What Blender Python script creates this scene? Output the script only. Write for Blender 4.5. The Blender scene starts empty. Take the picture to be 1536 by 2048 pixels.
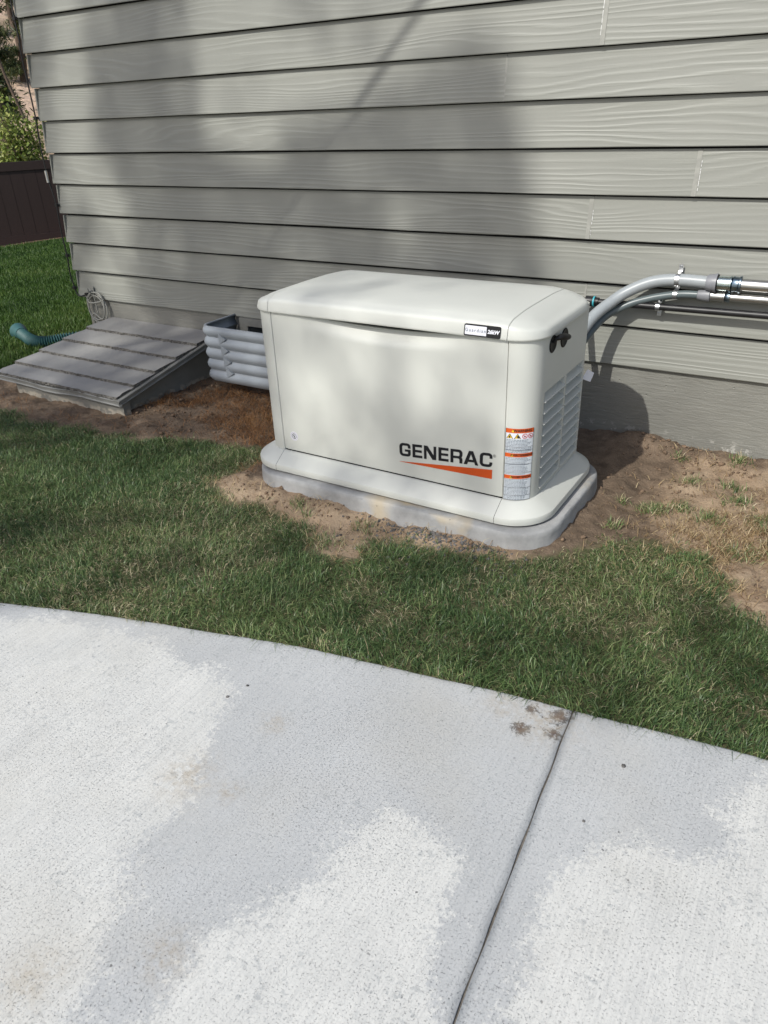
import bpy, bmesh, math, random
import numpy as np
from mathutils import Vector, Matrix, noise as mnoise
random.seed(7)
RNG = np.random.default_rng(11)
scene = bpy.context.scene
col = scene.collection

# ------------------------------------------------------------------ camera, sky, sun, exposure
cam_d = bpy.data.cameras.new('camera'); cam = bpy.data.objects.new('camera', cam_d); col.objects.link(cam)
R_, U_, F_ = Vector((.85273, .52094, -.03838)), Vector((-.22004, .42488, .8781)), Vector((-.47374, .74034, -.47694))
M = Matrix((R_, U_, -F_)).transposed().to_4x4(); M.translation = Vector((0, -3.3511, 1.0780))
cam.matrix_world = M
cam_d.sensor_fit = 'HORIZONTAL'; cam_d.sensor_width = 36; cam_d.lens = 36*1501.35/1536
cam_d.clip_start = .05; cam_d.clip_end = 2000
scene.camera = cam
scene.cycles.max_bounces = 6; scene.cycles.diffuse_bounces = 3; scene.cycles.transmission_bounces = 4
SUN = Vector((-.2, -1, .95)).normalized()           # towards the sun
w = bpy.data.worlds.new('World'); scene.world = w; w.use_nodes = True
nt = w.node_tree; nt.nodes.clear()
sky = nt.nodes.new('ShaderNodeTexSky'); sky.sky_type = 'NISHITA'; sky.sun_disc = False
sky.sun_elevation = math.asin(SUN.z); sky.sun_rotation = math.atan2(SUN.x, SUN.y)
sky.air_density = 1.0; sky.dust_density = 2.2; sky.ozone_density = .8
bg = nt.nodes.new('ShaderNodeBackground'); bg.inputs[1].default_value = .125
wo = nt.nodes.new('ShaderNodeOutputWorld')
nt.links.new(sky.outputs[0], bg.inputs[0]); nt.links.new(bg.outputs[0], wo.inputs[0])
sl = bpy.data.lights.new('sun', 'SUN'); sl.energy = 3.2; sl.angle = math.radians(.53); sl.color = (1, .98, .92)
so = bpy.data.objects.new('sun', sl); col.objects.link(so)
so.rotation_euler = SUN.to_track_quat('Z', 'Y').to_euler()
vs = scene.view_settings; vs.view_transform = 'Standard'; vs.look = 'None'; vs.gamma = 1; vs.use_curve_mapping = False
vs.exposure = 0.23

# ------------------------------------------------------------------ helpers
def tag(o, label=None, cat=None, group=None, kind=None):
    if label: o['label'] = label
    if cat: o['category'] = cat
    if group: o['group'] = group
    if kind: o['kind'] = kind
    return o
def empty(name, loc=(0, 0, 0), label=None, cat=None, group=None):
    o = bpy.data.objects.new(name, None); col.objects.link(o); o.location = loc; o.empty_display_size = .05
    return tag(o, label, cat, group)
def link(name, me, mat=None, parent=None, smooth=None):
    if mat is not None: me.materials.clear(); me.materials.append(mat)
    if smooth is not None:
        me.shade_smooth()
        if smooth < 180: me.set_sharp_from_angle(angle=math.radians(smooth))
    o = bpy.data.objects.new(name, me); col.objects.link(o)
    if parent is not None:
        o.parent = parent; o.matrix_parent_inverse = Matrix.Translation(-world_loc(parent))
    return o
def world_loc(o):
    l = Vector(o.location)
    return l + (world_loc(o.parent) - world_loc(o.parent) if o.parent else Vector())
def obj(name, vf, mat=None, parent=None, smooth=None):
    me = bpy.data.meshes.new(name); me.from_pydata([tuple(map(float, v)) for v in vf[0]], [], vf[1]); me.update()
    bm = bmesh.new(); bm.from_mesh(me); bmesh.ops.recalc_face_normals(bm, faces=bm.faces); bm.to_mesh(me); bm.free()
    return link(name, me, mat, parent, smooth)
def add(*parts):
    V, Fc = [], []
    for v, f in parts:
        n = len(V); V += list(v); Fc += [tuple(i+n for i in q) for q in f]
    return V, Fc
def box(x0, x1, y0, y1, z0, z1):
    V = [(x, y, z) for z in (z0, z1) for y in (y0, y1) for x in (x0, x1)]
    return V, [(0, 2, 3, 1), (4, 5, 7, 6), (0, 1, 5, 4), (2, 6, 7, 3), (0, 4, 6, 2), (1, 3, 7, 5)]
def bevel_mesh(o, wdt, seg=2, ang=40):
    me = o.data; bm = bmesh.new(); bm.from_mesh(me)
    es = [e for e in bm.edges if len(e.link_faces) == 2 and e.calc_face_angle() > math.radians(ang)]
    bmesh.ops.bevel(bm, geom=es, offset=wdt, segments=seg, affect='EDGES', profile=.6, clamp_overlap=True)
    bm.to_mesh(me); bm.free(); me.shade_smooth(); me.set_sharp_from_angle(angle=math.radians(50))
    return o
def catmull(P, n=10):
    P = [Vector(q) for q in P]; Q = [2*P[0]-P[1]] + P + [2*P[-1]-P[-2]]; out = []
    for i in range(1, len(Q)-2):
        for k in range(n):
            t = k/n; a, b, c, d = Q[i-1:i+3]
            out.append(.5*((2*b)+(c-a)*t+(2*a-5*b+4*c-d)*t*t+(3*b-a-3*c+d)*t**3))
    return out + [P[-1]]
def tube(P, r, n=14, cap=True):
    P = [Vector(q) for q in P]; N = len(P)
    rr = r if hasattr(r, '__len__') else [r]*N
    T = [(P[min(i+1, N-1)]-P[max(i-1, 0)]).normalized() for i in range(N)]
    a = Vector((0, 0, 1)) if abs(T[0].z) < .9 else Vector((1, 0, 0))
    nx = T[0].cross(a).normalized(); V, Fc = [], []
    for i in range(N):
        nx = (nx - T[i]*nx.dot(T[i])).normalized(); ny = T[i].cross(nx)
        for k in range(n):
            t = 2*math.pi*k/n; V.append(P[i]+(nx*math.cos(t)+ny*math.sin(t))*rr[i])
    for i in range(N-1):
        for k in range(n):
            k2 = (k+1) % n; Fc.append((i*n+k, i*n+k2, (i+1)*n+k2, (i+1)*n+k))
    if cap: Fc += [tuple(range(n))[::-1], tuple((N-1)*n+k for k in range(n))]
    return V, Fc
def rrect(x0, x1, y0, y1, r, n=8):
    out = []
    for cx, cy, a0 in ((x1-r, y0+r, -90), (x1-r, y1-r, 0), (x0+r, y1-r, 90), (x0+r, y0+r, 180)):
        for k in range(n+1):
            a = math.radians(a0+90*k/n); out.append((cx+r*math.cos(a), cy+r*math.sin(a)))
    return out
def loft(rings, cap0=True, cap1=True, closed=True):
    n = len(rings[0]); V = [v for r in rings for v in r]; Fc = []
    for i in range(len(rings)-1):
        for k in range(n if closed else n-1):
            k2 = (k+1) % n; Fc.append((i*n+k, i*n+k2, (i+1)*n+k2, (i+1)*n+k))
    if cap0: Fc.append(tuple(range(n))[::-1])
    if cap1: Fc.append(tuple((len(rings)-1)*n+k for k in range(n)))
    return V, Fc
def cut_x(vf, lo=None, hi=None):
    me = bpy.data.meshes.new('t'); me.from_pydata([tuple(map(float, v)) for v in vf[0]], [], vf[1])
    bm = bmesh.new(); bm.from_mesh(me); bmesh.ops.recalc_face_normals(bm, faces=bm.faces)
    for x, s in ((lo, -1), (hi, 1)):
        if x is None: continue
        g = bm.verts[:]+bm.edges[:]+bm.faces[:]
        bmesh.ops.bisect_plane(bm, geom=g, plane_co=(x, 0, 0), plane_no=(s, 0, 0), clear_outer=True)
    bm.verts.index_update()
    V = [v.co.copy() for v in bm.verts]; Fc = [tuple(v.index for v in f.verts) for f in bm.faces]
    bm.free(); bpy.data.meshes.remove(me); return V, Fc
def smooth01(t): t = np.clip(t, 0, 1); return t*t*(3-2*t)
# numpy value noise
_perm = np.random.default_rng(3).random((256, 256))
def vnoise(x, y):
    x = np.asarray(x, float); y = np.asarray(y, float)
    xi = np.floor(x).astype(int); yi = np.floor(y).astype(int); fx = smooth01(x-xi); fy = smooth01(y-yi)
    g = lambda a, b: _perm[a % 256, b % 256]
    return (g(xi, yi)*(1-fx)+g(xi+1, yi)*fx)*(1-fy)+(g(xi, yi+1)*(1-fx)+g(xi+1, yi+1)*fx)*fy
def fbm(x, y, o=4):
    s = 0; a = .5; t = 0
    for i in range(o): s = s+a*vnoise(np.asarray(x)*2**i+17*i, np.asarray(y)*2**i+31*i); t += a; a *= .5
    return s/t
def in_poly(x, y, P):
    x = np.asarray(x, float); y = np.asarray(y, float); c = np.zeros(x.shape, bool)
    for i in range(len(P)):
        x0, y0 = P[i]; x1, y1 = P[i-1]
        if y0 == y1: continue
        c ^= ((y0 > y) != (y1 > y)) & (x < (x1-x0)*(y-y0)/(y1-y0)+x0)
    return c
def poly_dist(x, y, P, closed=True):
    x = np.asarray(x, float); y = np.asarray(y, float); d = np.full(x.shape, 1e9)
    for i in range(0 if closed else 1, len(P)):
        ax, ay = P[i-1]; bx, by = P[i]; L = (bx-ax)**2+(by-ay)**2+1e-12
        t = np.clip(((x-ax)*(bx-ax)+(y-ay)*(by-ay))/L, 0, 1)
        d = np.minimum(d, np.hypot(x-ax-t*(bx-ax), y-ay-t*(by-ay)))
    return d
def fast_mesh(name, V, idx, nper):
    """V (n,3), idx (m,nper) uniform polygons"""
    me = bpy.data.meshes.new(name); V = np.ascontiguousarray(V, np.float32); idx = np.ascontiguousarray(idx, np.int32)
    me.vertices.add(len(V)); me.vertices.foreach_set('co', V.ravel())
    me.loops.add(idx.size); me.loops.foreach_set('vertex_index', idx.ravel())
    me.polygons.add(len(idx)); me.polygons.foreach_set('loop_start', np.arange(0, idx.size, nper, dtype=np.int32))
    me.update(calc_edges=True); me.validate(); return me
def fattr(me, name, a):
    at = me.attributes.new(name, 'FLOAT', 'POINT'); at.data.foreach_set('value', np.ascontiguousarray(a, np.float32))

# ------------------------------------------------------------------ materials
class NT:
    def __init__(s, name):
        s.m = bpy.data.materials.new(name); s.m.use_nodes = True; s.t = s.m.node_tree
        s.b = s.t.nodes['Principled BSDF']
    def n(s, typ, **kw):
        nd = s.t.nodes.new('ShaderNode'+typ)
        for k, v in kw.items():
            if k.startswith('i_'):
                key = k[2:]; key = int(key) if key.isdigit() else key.replace('_', ' ')
                if hasattr(v, 'is_linked') or isinstance(v, bpy.types.NodeSocket): s.t.links.new(v, nd.inputs[key])
                else: nd.inputs[key].default_value = v
            else: setattr(nd, k, v)
        return nd
    def l(s, a, b): s.t.links.new(a, b)
    def coord(s, kind='Object', scale=(1, 1, 1), rnd=False, rot=(0, 0, 0)):
        c = s.n('TexCoord').outputs[kind]
        if rnd:
            oi = s.n('ObjectInfo').outputs['Random']
            mul = s.n('VectorMath', operation='SCALE', i_0=(37., 0., 19.)); s.l(oi, mul.inputs['Scale'])
            c = s.n('VectorMath', operation='ADD', i_0=c, i_1=mul.outputs[0]).outputs[0]
        mp = s.n('Mapping', i_Vector=c); mp.inputs['Scale'].default_value = scale; mp.inputs['Rotation'].default_value = rot
        return mp.outputs[0]
    def noise(s, vec, scale, detail=4, rough=.55, dist=0):
        return s.n('TexNoise', i_Vector=vec, i_Scale=scale, i_Detail=detail, i_Roughness=rough, i_Distortion=dist).outputs['Fac']
    def ramp(s, fac, stops, interp='LINEAR'):
        r = s.n('ValToRGB', i_Fac=fac); r.color_ramp.interpolation = interp; e = r.color_ramp.elements
        while len(e) < len(stops): e.new(.5)
        for q, (p, c) in zip(e, stops): q.position = p; q.color = (*c, 1) if len(c) == 3 else c
        return r.outputs[0]
    def rng(s, v, a, b, c=0., d=1., clamp=True):
        return s.n('MapRange', clamp=clamp, i_Value=v, i_1=a, i_2=b, i_3=c, i_4=d).outputs[0]
    def math(s, op, a, b=0.):
        return s.n('Math', operation=op, i_0=a, i_1=b).outputs[0]
    def mix(s, fac, a, b, mode='MIX'):
        m = s.n('Mix', data_type='RGBA', blend_type=mode)
        for v, i in ((fac, 0), (a, 6), (b, 7)):
            if isinstance(v, bpy.types.NodeSocket): s.l(v, m.inputs[i])
            else: m.inputs[i].default_value = v if i == 0 else ((*v, 1) if len(v) == 3 else v)
        return m.outputs[2]
    def bump(s, h, dist=.001, strength=1., prev=None):
        b = s.n('Bump', i_Height=h, i_Distance=dist, i_Strength=strength)
        if prev is not None: s.l(prev, b.inputs['Normal'])
        return b.outputs[0]
    def done(s, color=None, rough=None, normal=None, metal=None, spec=None):
        for key, v in (('Base Color', color), ('Roughness', rough), ('Normal', normal), ('Metallic', metal), ('Specular IOR Level', spec)):
            if v is None: continue
            if isinstance(v, bpy.types.NodeSocket): s.l(v, s.b.inputs[key])
            else: s.b.inputs[key].default_value = (*v, 1) if isinstance(v, tuple) and len(v) == 3 else v
        return s.m
def flat(name, c, rough=.5, metal=0., var=.08, scale=30., bump=0., spec=.5):
    t = NT(name); v = t.coord(); nz = t.noise(v, scale, 4)
    cl = t.mix(t.rng(nz, .3, .7), tuple(x*(1-var) for x in c), tuple(min(1, x*(1+var)) for x in c))
    nm = t.bump(t.noise(v, scale*8, 3), bump) if bump else None
    return t.done(cl, rough, nm, metal, spec)

# siding paint over embossed cedar grain
def siding_mat():
    t = NT('siding_paint')
    v = t.coord('Object', (1, 1, 1), rnd=True)
    vs_ = t.n('Mapping', i_Vector=v); vs_.inputs['Scale'].default_value = (.30, 1, 2.4)
    warp = t.noise(vs_.outputs[0], 1.55, 3, .42, .35)
    sep = t.n('SeparateXYZ', i_Vector=v)
    ph = t.math('ADD', t.math('MULTIPLY', sep.outputs[2], 235.), t.math('MULTIPLY', warp, 92.))
    fine = t.n('Mapping', i_Vector=v); fine.inputs['Scale'].default_value = (1.5, 1, 40)
    ph = t.math('ADD', ph, t.math('MULTIPLY', t.noise(fine.outputs[0], 2.5, 3), 3.2))
    sn = t.math('SINE', ph)
    ridge = t.math('POWER', t.rng(sn, -1, 1), 1.9)
    amp = t.rng(t.noise(vs_.outputs[0], 3.4, 3), .36, .62, .08, 1.)
    h = t.math('MULTIPLY', ridge, amp)
    n1 = t.bump(h, .0012, .9)
    n2 = t.bump(t.noise(v, 260, 3), .0003, .5, n1)
    big = t.noise(v, 1.3, 4)
    c = t.mix(t.rng(big, .3, .7), (.228, .233, .206), (.258, .262, .233))
    c = t.mix(t.math('MULTIPLY', t.rng(h, 0, .7, 1, 0), .15), c, (.12, .12, .107))
    return t.done(c, .52, n2)
M_SIDE = siding_mat()
def caulk_mat():
    t = NT('caulk'); v = t.coord(); nz = t.noise(v, 30, 3)
    return t.done(t.mix(t.rng(nz, .4, .6), (.24, .24, .215), (.285, .285, .255)), .6)
M_CAULK = caulk_mat()
M_WHITEGAP = flat('unpainted_primer', (.62, .62, .6), .7)
def found_mat():
    t = NT('painted_foundation'); v = t.coord('Object', (1, 1, 1)); vs_ = t.coord('Object', (1, 1, 7))
    n1 = t.bump(t.noise(vs_, 11, 5, .6, .6), .007, .55)
    n2 = t.bump(t.noise(v, 170, 3), .0012, .7, n1)
    vor = t.n('TexVoronoi', i_Vector=v, i_Scale=22.).outputs['Distance']
    holes = t.rng(vor, .05, .10, 1, 0)
    n3 = t.bump(t.math('MULTIPLY', holes, -1.), .003, .6, n2)
    c = t.mix(t.rng(t.noise(v, 3, 5), .3, .7), (.165, .163, .145), (.215, .213, .19))
    sep = t.n('SeparateXYZ', i_Vector=t.coord('Object'))
    eff = t.math('MULTIPLY', t.rng(sep.outputs[2], -.335, -.27, 1, 0), t.rng(t.noise(v, 26, 5, .7), .56, .62))
    c = t.mix(t.math('MULTIPLY', eff, .8), c, (.5, .49, .45))
    return t.done(c, .55, n3)
M_FOUND = found_mat()
def gen_mat(name, c):
    t = NT(name); v = t.coord()
    cl = t.mix(t.rng(t.noise(v, 2.2, 4), .3, .7), tuple(x*.965 for x in c), c)
    cl = t.mix(t.math('MULTIPLY', t.rng(t.noise(v, 160, 2), .72, .8), .12), cl, (.3, .27, .22))
    nm = t.bump(t.noise(v, 420, 2), .00016, .45)
    return t.done(cl, t.rng(t.noise(v, 7, 3), .3, .7, .36, .46), nm, 0., .45)
M_GEN = gen_mat('generator_paint', (.572, .583, .540))
M_BLACK = flat('black_plastic', (.010, .010, .011), .55, spec=.3)
M_CORE = flat('inner_shadow_black', (.008, .008, .008), .9)  # near-black stand-in for shade in gaps, recesses and under the laps
M_ORANGE = flat('orange_ink', (.56, .075, .008), .45, var=.03)
M_INK = flat('black_ink', (.008, .008, .012), .4)
M_PAPER = flat('sticker_white', (.62, .66, .70), .42, var=.03)
M_WHITE = flat('badge_white', (.74, .75, .80), .3, var=.02)
M_WARN = flat('sticker_orange', (.62, .10, .015), .4, var=.03)
M_YELLOW = flat('sticker_yellow', (.70, .47, .03), .4, var=.03)
M_RED = flat('sticker_red', (.55, .05, .06), .4, var=.03)
M_FINE = flat('fine_print_ink', (.10, .13, .17), .5)
M_MAUVE = flat('round_sticker_violet', (.33, .25, .33), .5)
def pad_mat():
    t = NT('pad_concrete'); v = t.coord()
    c = t.mix(t.rng(t.noise(v, 5, 6, .65), .35, .68), (.22, .222, .22), (.40, .402, .397))
    tan = t.math('MULTIPLY', t.rng(t.noise(v, 3.1, 3), .57, .66), .55)
    c = t.mix(tan, c, (.50, .40, .24))
    vor = t.n('TexVoronoi', i_Vector=v, i_Scale=38.).outputs['Distance']
    pit = t.math('MULTIPLY', t.rng(vor, .06, .1, 1, 0), t.rng(t.noise(v, 9, 2), .5, .56))
    c = t.mix(t.math('MULTIPLY', pit, .7), c, (.07, .07, .065))
    sep = t.n('SeparateXYZ', i_Vector=t.coord()); low = t.math('ADD', sep.outputs[2], t.math('MULTIPLY', t.noise(v, 14, 4), .05))
    c = t.mix(t.math('MULTIPLY', t.rng(low, -.325, -.345, 0, 1), .55), c, (.22, .155, .10))
    nm = t.bump(t.noise(v, 30, 5), .004, .6); nm = t.bump(t.math('MULTIPLY', pit, -1.), .003, .7, nm)
    return t.done(c, .82, nm)
M_PAD = pad_mat()
def slab_mat():
    t = NT('patio_concrete'); v = t.coord()
    at = t.n('Attribute', attribute_name='pale_patch').outputs['Fac']  # patch mask: concrete turns paler inside the outlines
    e = t.math('ADD', at, t.math('MULTIPLY', t.math('SUBTRACT', t.noise(v, 6.5, 3), .5), .24))
    e = t.math('ADD', e, t.math('MULTIPLY', t.math('SUBTRACT', t.noise(v, 60, 7, .85), .5), .46))
    wht = t.rng(e, -.010, .024)
    grey = t.mix(t.rng(t.noise(v, 3, 5), .3, .7), (.43, .438, .437), (.48, .488, .485))
    white = t.mix(t.rng(t.noise(v, 7, 6, .65), .3, .7), (.555, .555, .53), (.64, .637, .605))
    c = t.mix(wht, grey, white)
    spot = t.rng(t.noise(v, 62, 3, .6), .56, .64)
    c = t.mix(t.math('MULTIPLY', t.math('MULTIPLY', spot, t.rng(t.noise(v, 8, 3), .42, .6)), .6), c, (.36, .375, .375))
    # broom strokes along the joint direction
    br = t.coord('Object', (1, .035, 1), rot=(0, 0, math.radians(5)))
    brn = t.noise(br, 170, 3, .6)
    c = t.mix(t.math('MULTIPLY', t.rng(brn, .42, .72), .26), c, (.30, .31, .315))
    # sand grains and pores, irregular and of many sizes
    g1 = t.noise(v, 210, 4, .75); g2 = t.noise(v, 95, 5, .7); dens = t.rng(t.noise(v, 2.4, 4), .34, .62, .45, 1.)
    pore = t.math('MULTIPLY', t.rng(g1, .565, .68), dens)
    c = t.mix(t.math('MULTIPLY', pore, .8), c, (.15, .155, .16))
    c = t.mix(t.math('MULTIPLY', t.math('MULTIPLY', t.rng(g2, .60, .70), dens), .5), c, (.20, .205, .21))
    c = t.mix(t.math('MULTIPLY', t.rng(g1, .42, .30), .35), c, (.68, .68, .66))
    v2 = t.n('TexVoronoi', i_Vector=t.n('VectorMath', operation='ADD', i_0=v, i_1=t.n('VectorMath', operation='SCALE', i_0=t.n('TexNoise', i_Vector=v, i_Scale=120.).outputs['Color'], i_Scale=.008).outputs[0]).outputs[0], i_Scale=60.); r2 = t.n('SeparateColor', i_0=v2.outputs['Color'])
    p2 = t.rng(t.math('SUBTRACT', t.rng(r2.outputs[0], .78, 1., 0., .20), v2.outputs['Distance']), 0., .05)
    c = t.mix(t.math('MULTIPLY', t.math('MULTIPLY', p2, t.rng(t.noise(v, 3.1, 3), .4, .6)), .75), c, (.07, .07, .07))
    # mud and rust stains with shapes of their own
    st = t.n('Attribute', attribute_name='mud').outputs['Fac']
    sm = t.rng(t.math('ADD', st, t.math('MULTIPLY', t.math('SUBTRACT', t.noise(v, 75, 6, .85), .5), 2.6)), .55, .85)
    c = t.mix(t.math('MULTIPLY', sm, .9), c, t.mix(t.rng(st, .7, 1.), (.085, .082, .08), (.085, .045, .028)))
    tn = t.n('Attribute', attribute_name='tan').outputs['Fac']
    c = t.mix(t.math('MULTIPLY', t.math('MULTIPLY', tn, t.rng(t.noise(v, 40, 5, .7), .38, .6)), .5), c, (.33, .265, .18))
    dirt = t.math('MULTIPLY', t.rng(t.noise(v, 1.7, 5, .6), .52, .75), .28)
    c = t.mix(dirt, c, (.44, .41, .34))
    nm = t.bump(brn, .0011, .55); nm = t.bump(t.noise(v, 120, 4), .0014, .6, nm); nm = t.bump(t.math('MULTIPLY', pore, -1.), .002, .6, nm)
    return t.done(c, .88, nm, 0., .3)
M_SLAB = slab_mat()
M_JOINT = flat('joint_dirt', (.16, .145, .125), .95, var=.35, scale=60, bump=.002)
def ground_mat():
    t = NT('soil'); v = t.coord()
    at = t.n('Attribute', attribute_name='dry').outputs['Fac']
    dry = t.mix(t.rng(t.noise(v, 9, 6, .65), .3, .7), (.235, .165, .108), (.36, .275, .19))
    wet = t.mix(t.rng(t.noise(v, 12, 6, .65), .3, .7), (.10, .072, .050), (.195, .143, .10))
    m = t.rng(t.math('ADD', at, t.math('MULTIPLY', t.math('SUBTRACT', t.noise(v, 6, 5, .7), .5), .9)), .3, .7)
    c = t.mix(m, wet, dry)
    c = t.mix(t.math('MULTIPLY', t.rng(t.noise(v, 150, 3), .58, .7), .5), c, (.06, .045, .035))
    c = t.mix(t.math('MULTIPLY', t.rng(t.noise(v, 210, 2), .64, .72), .45), c, (.45, .37, .27))
    lw = t.n('Attribute', attribute_name='lawn').outputs['Fac']
    under = t.mix(t.rng(t.noise(v, 40, 4), .35, .65), (.055, .066, .028), (.15, .13, .075))
    c = t.mix(t.rng(t.math('ADD', lw, t.math('MULTIPLY', t.math('SUBTRACT', t.noise(v, 22, 5, .7), .5), 1.6)), .35, .75), c, under)
    nm = t.bump(t.noise(v, 28, 6, .65), .016, .75); nm = t.bump(t.noise(v, 160, 4), .004, .6, nm)
    return t.done(c, .95, nm, 0., .2)
M_SOIL = ground_mat()
def blade_mat(name, ramp, rough=.5):
    t = NT(name); a = t.n('Attribute', attribute_name='tint').outputs['Fac']
    c = t.ramp(a, ramp)
    t.done(c, rough, None, 0., .35)
    tr = t.n('BsdfTranslucent', i_Color=c); ms = t.n('MixShader', i_0=.28)
    t.l(t.b.outputs[0], ms.inputs[1]); t.l(tr.outputs[0], ms.inputs[2])
    t.l(ms.outputs[0], t.t.nodes['Material Output'].inputs[0]); return t.m
M_GRASS = blade_mat('grass_blades', [(0, (.050, .096, .034)), (.35, (.118, .190, .066)), (.62, (.225, .295, .115)), (.80, (.34, .365, .17)), (.9, (.42, .36, .21)), (1, (.62, .54, .37))], .38)
M_FAR = blade_mat('far_grass_blades', [(0, (.030, .066, .012)), (.5, (.058, .118, .020)), (.9, (.105, .165, .035)), (1, (.16, .19, .06))])
M_STRAW = blade_mat('straw_blades', [(0, (.17, .10, .05)), (.5, (.38, .27, .14)), (1, (.58, .47, .28))])
M_NEEDLE = blade_mat('pine_needles_fallen', [(0, (.13, .06, .025)), (.5, (.30, .15, .06)), (1, (.45, .27, .12))])
M_GRAVEL = flat('dark_gravel', (.11, .105, .10), .9, var=.6, scale=45)
M_CLOD = flat('dirt_clods', (.17, .115, .075), .95, var=.4, scale=35, bump=.002)
M_SHINGLE = None
def shingle_mat():
    t = NT('painted_roll_roofing'); v = t.coord('Object', (1, 1, 1), rnd=True)
    c = t.mix(t.rng(t.noise(v, 4, 5), .3, .7), (.23, .225, .212), (.282, .276, .262))
    c = t.mix(t.math('MULTIPLY', t.rng(t.noise(v, 75, 4), .68, .76), .7), c, (.05, .05, .045))
    nm = t.bump(t.noise(v, 6, 3), .006, .5); nm = t.bump(t.noise(v, 420, 2), .0008, .6, nm)
    return t.done(c, .7, nm)
M_SHINGLE = shingle_mat()
def shedge_mat():
    t = NT('rough_shingle_edge'); v = t.coord()
    c = t.mix(t.rng(t.noise(v, 95, 4, .7), .42, .66), (.045, .042, .036), (.22, .21, .19))
    return t.done(c, .95, t.bump(t.noise(v, 120, 4), .006, .9))
M_SHEDGE = shedge_mat()
M_DRIP = flat('painted_drip_edge', (.20, .202, .19), .45, var=.12, scale=12)
M_BULKWALL = None
def bulk_mat():
    t = NT('bulkhead_concrete'); v = t.coord(); sep = t.n('SeparateXYZ', i_Vector=v)
    c = t.mix(t.rng(t.noise(v, 5, 5), .3, .7), (.17, .165, .145), (.22, .215, .19))
    e = t.math('MULTIPLY', t.rng(t.math('ADD', sep.outputs[2], t.math('MULTIPLY', t.noise(v, 20, 4), .05)), -.326, -.340, 0, 1), t.rng(t.noise(v, 18, 4), .44, .52))
    c = t.mix(t.math('MULTIPLY', e, .8), c, (.40, .36, .29))
    nm = t.bump(t.noise(v, 60, 5), .004, .7); vor = t.n('TexVoronoi', i_Vector=v, i_Scale=30.).outputs['Distance']
    nm = t.bump(t.math('MULTIPLY', t.rng(vor, .05, .12, 1, 0), -1.), .004, .7, nm)
    return t.done(c, .8, nm)
M_BULKWALL = bulk_mat()
M_WELL = flat('grey_plastic_well', (.27, .298, .325), .40, var=.10, scale=6)
M_GLASS = NT('window_glass').done((.02, .023, .025), .06, None, 0., .6)
M_FRAME = flat('painted_window_frame', (.20, .20, .18), .55)
M_STEEL = flat('galvanized_steel', (.50, .50, .49), .36, 1., .10, 25)
M_ZINC = flat('zinc_strap', (.66, .67, .68), .3, 1., .12, 60)
M_ZINCBLUE = flat('zinc_plated_fitting', (.52, .60, .60), .22, 1., .18, 18)
M_BLUE = flat('blue_zinc_nut', (.20, .26, .31), .3, 1., .3, 30)
M_FLEX = flat('grey_flexible_conduit', (.30, .325, .335), .38, var=.04)
M_FLEXD = flat('dark_grey_flexible_conduit', (.10, .125, .13), .35, var=.05)
M_PVC = flat('grey_plastic_fitting', (.205, .21, .225), .42, var=.06)
M_IRON = flat('black_iron_pipe', (.012, .012, .013), .42, 0., .4, 25, spec=.45)
M_TAPE = flat('blue_green_ring', (.05, .36, .42), .5)
M_CABLE = flat('black_cable', (.012, .012, .012), .5)
M_GCABLE = flat('grey_painted_cable', (.24, .24, .215), .55)
M_HOSE = flat('green_drain_hose', (.034, .098, .096), .55, var=.15, scale=12)
M_FENCE = NT('brown_vinyl_fence').done((.022, .011, .009), .55)
M_MULCH = flat('bark_mulch', (.16, .085, .06), .95, var=.6, scale=9, bump=.02)
M_BARK = flat('bark', (.10, .07, .05), .9, var=.35, scale=14, bump=.01)
M_HILL = None
def hill_mat():
    t = NT('dry_hillside'); v = t.coord()
    c = t.mix(t.rng(t.noise(v, .35, 6, .7), .35, .65), (.20, .15, .09), (.50, .36, .26))
    c = t.mix(t.rng(t.noise(v, .9, 5, .7), .55, .68), c, (.05, .055, .025))
    return t.done(c, .95, t.bump(t.noise(v, 1.2, 6), .4, .8))
M_HILL = hill_mat()
M_LEAF = blade_mat('shrub_leaves', [(0, (.08, .13, .02)), (.5, (.20, .26, .05)), (1, (.40, .42, .13))])
M_PINE = blade_mat('pine_foliage', [(0, (.020, .035, .012)), (.5, (.050, .075, .022)), (1, (.12, .13, .045))])

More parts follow.
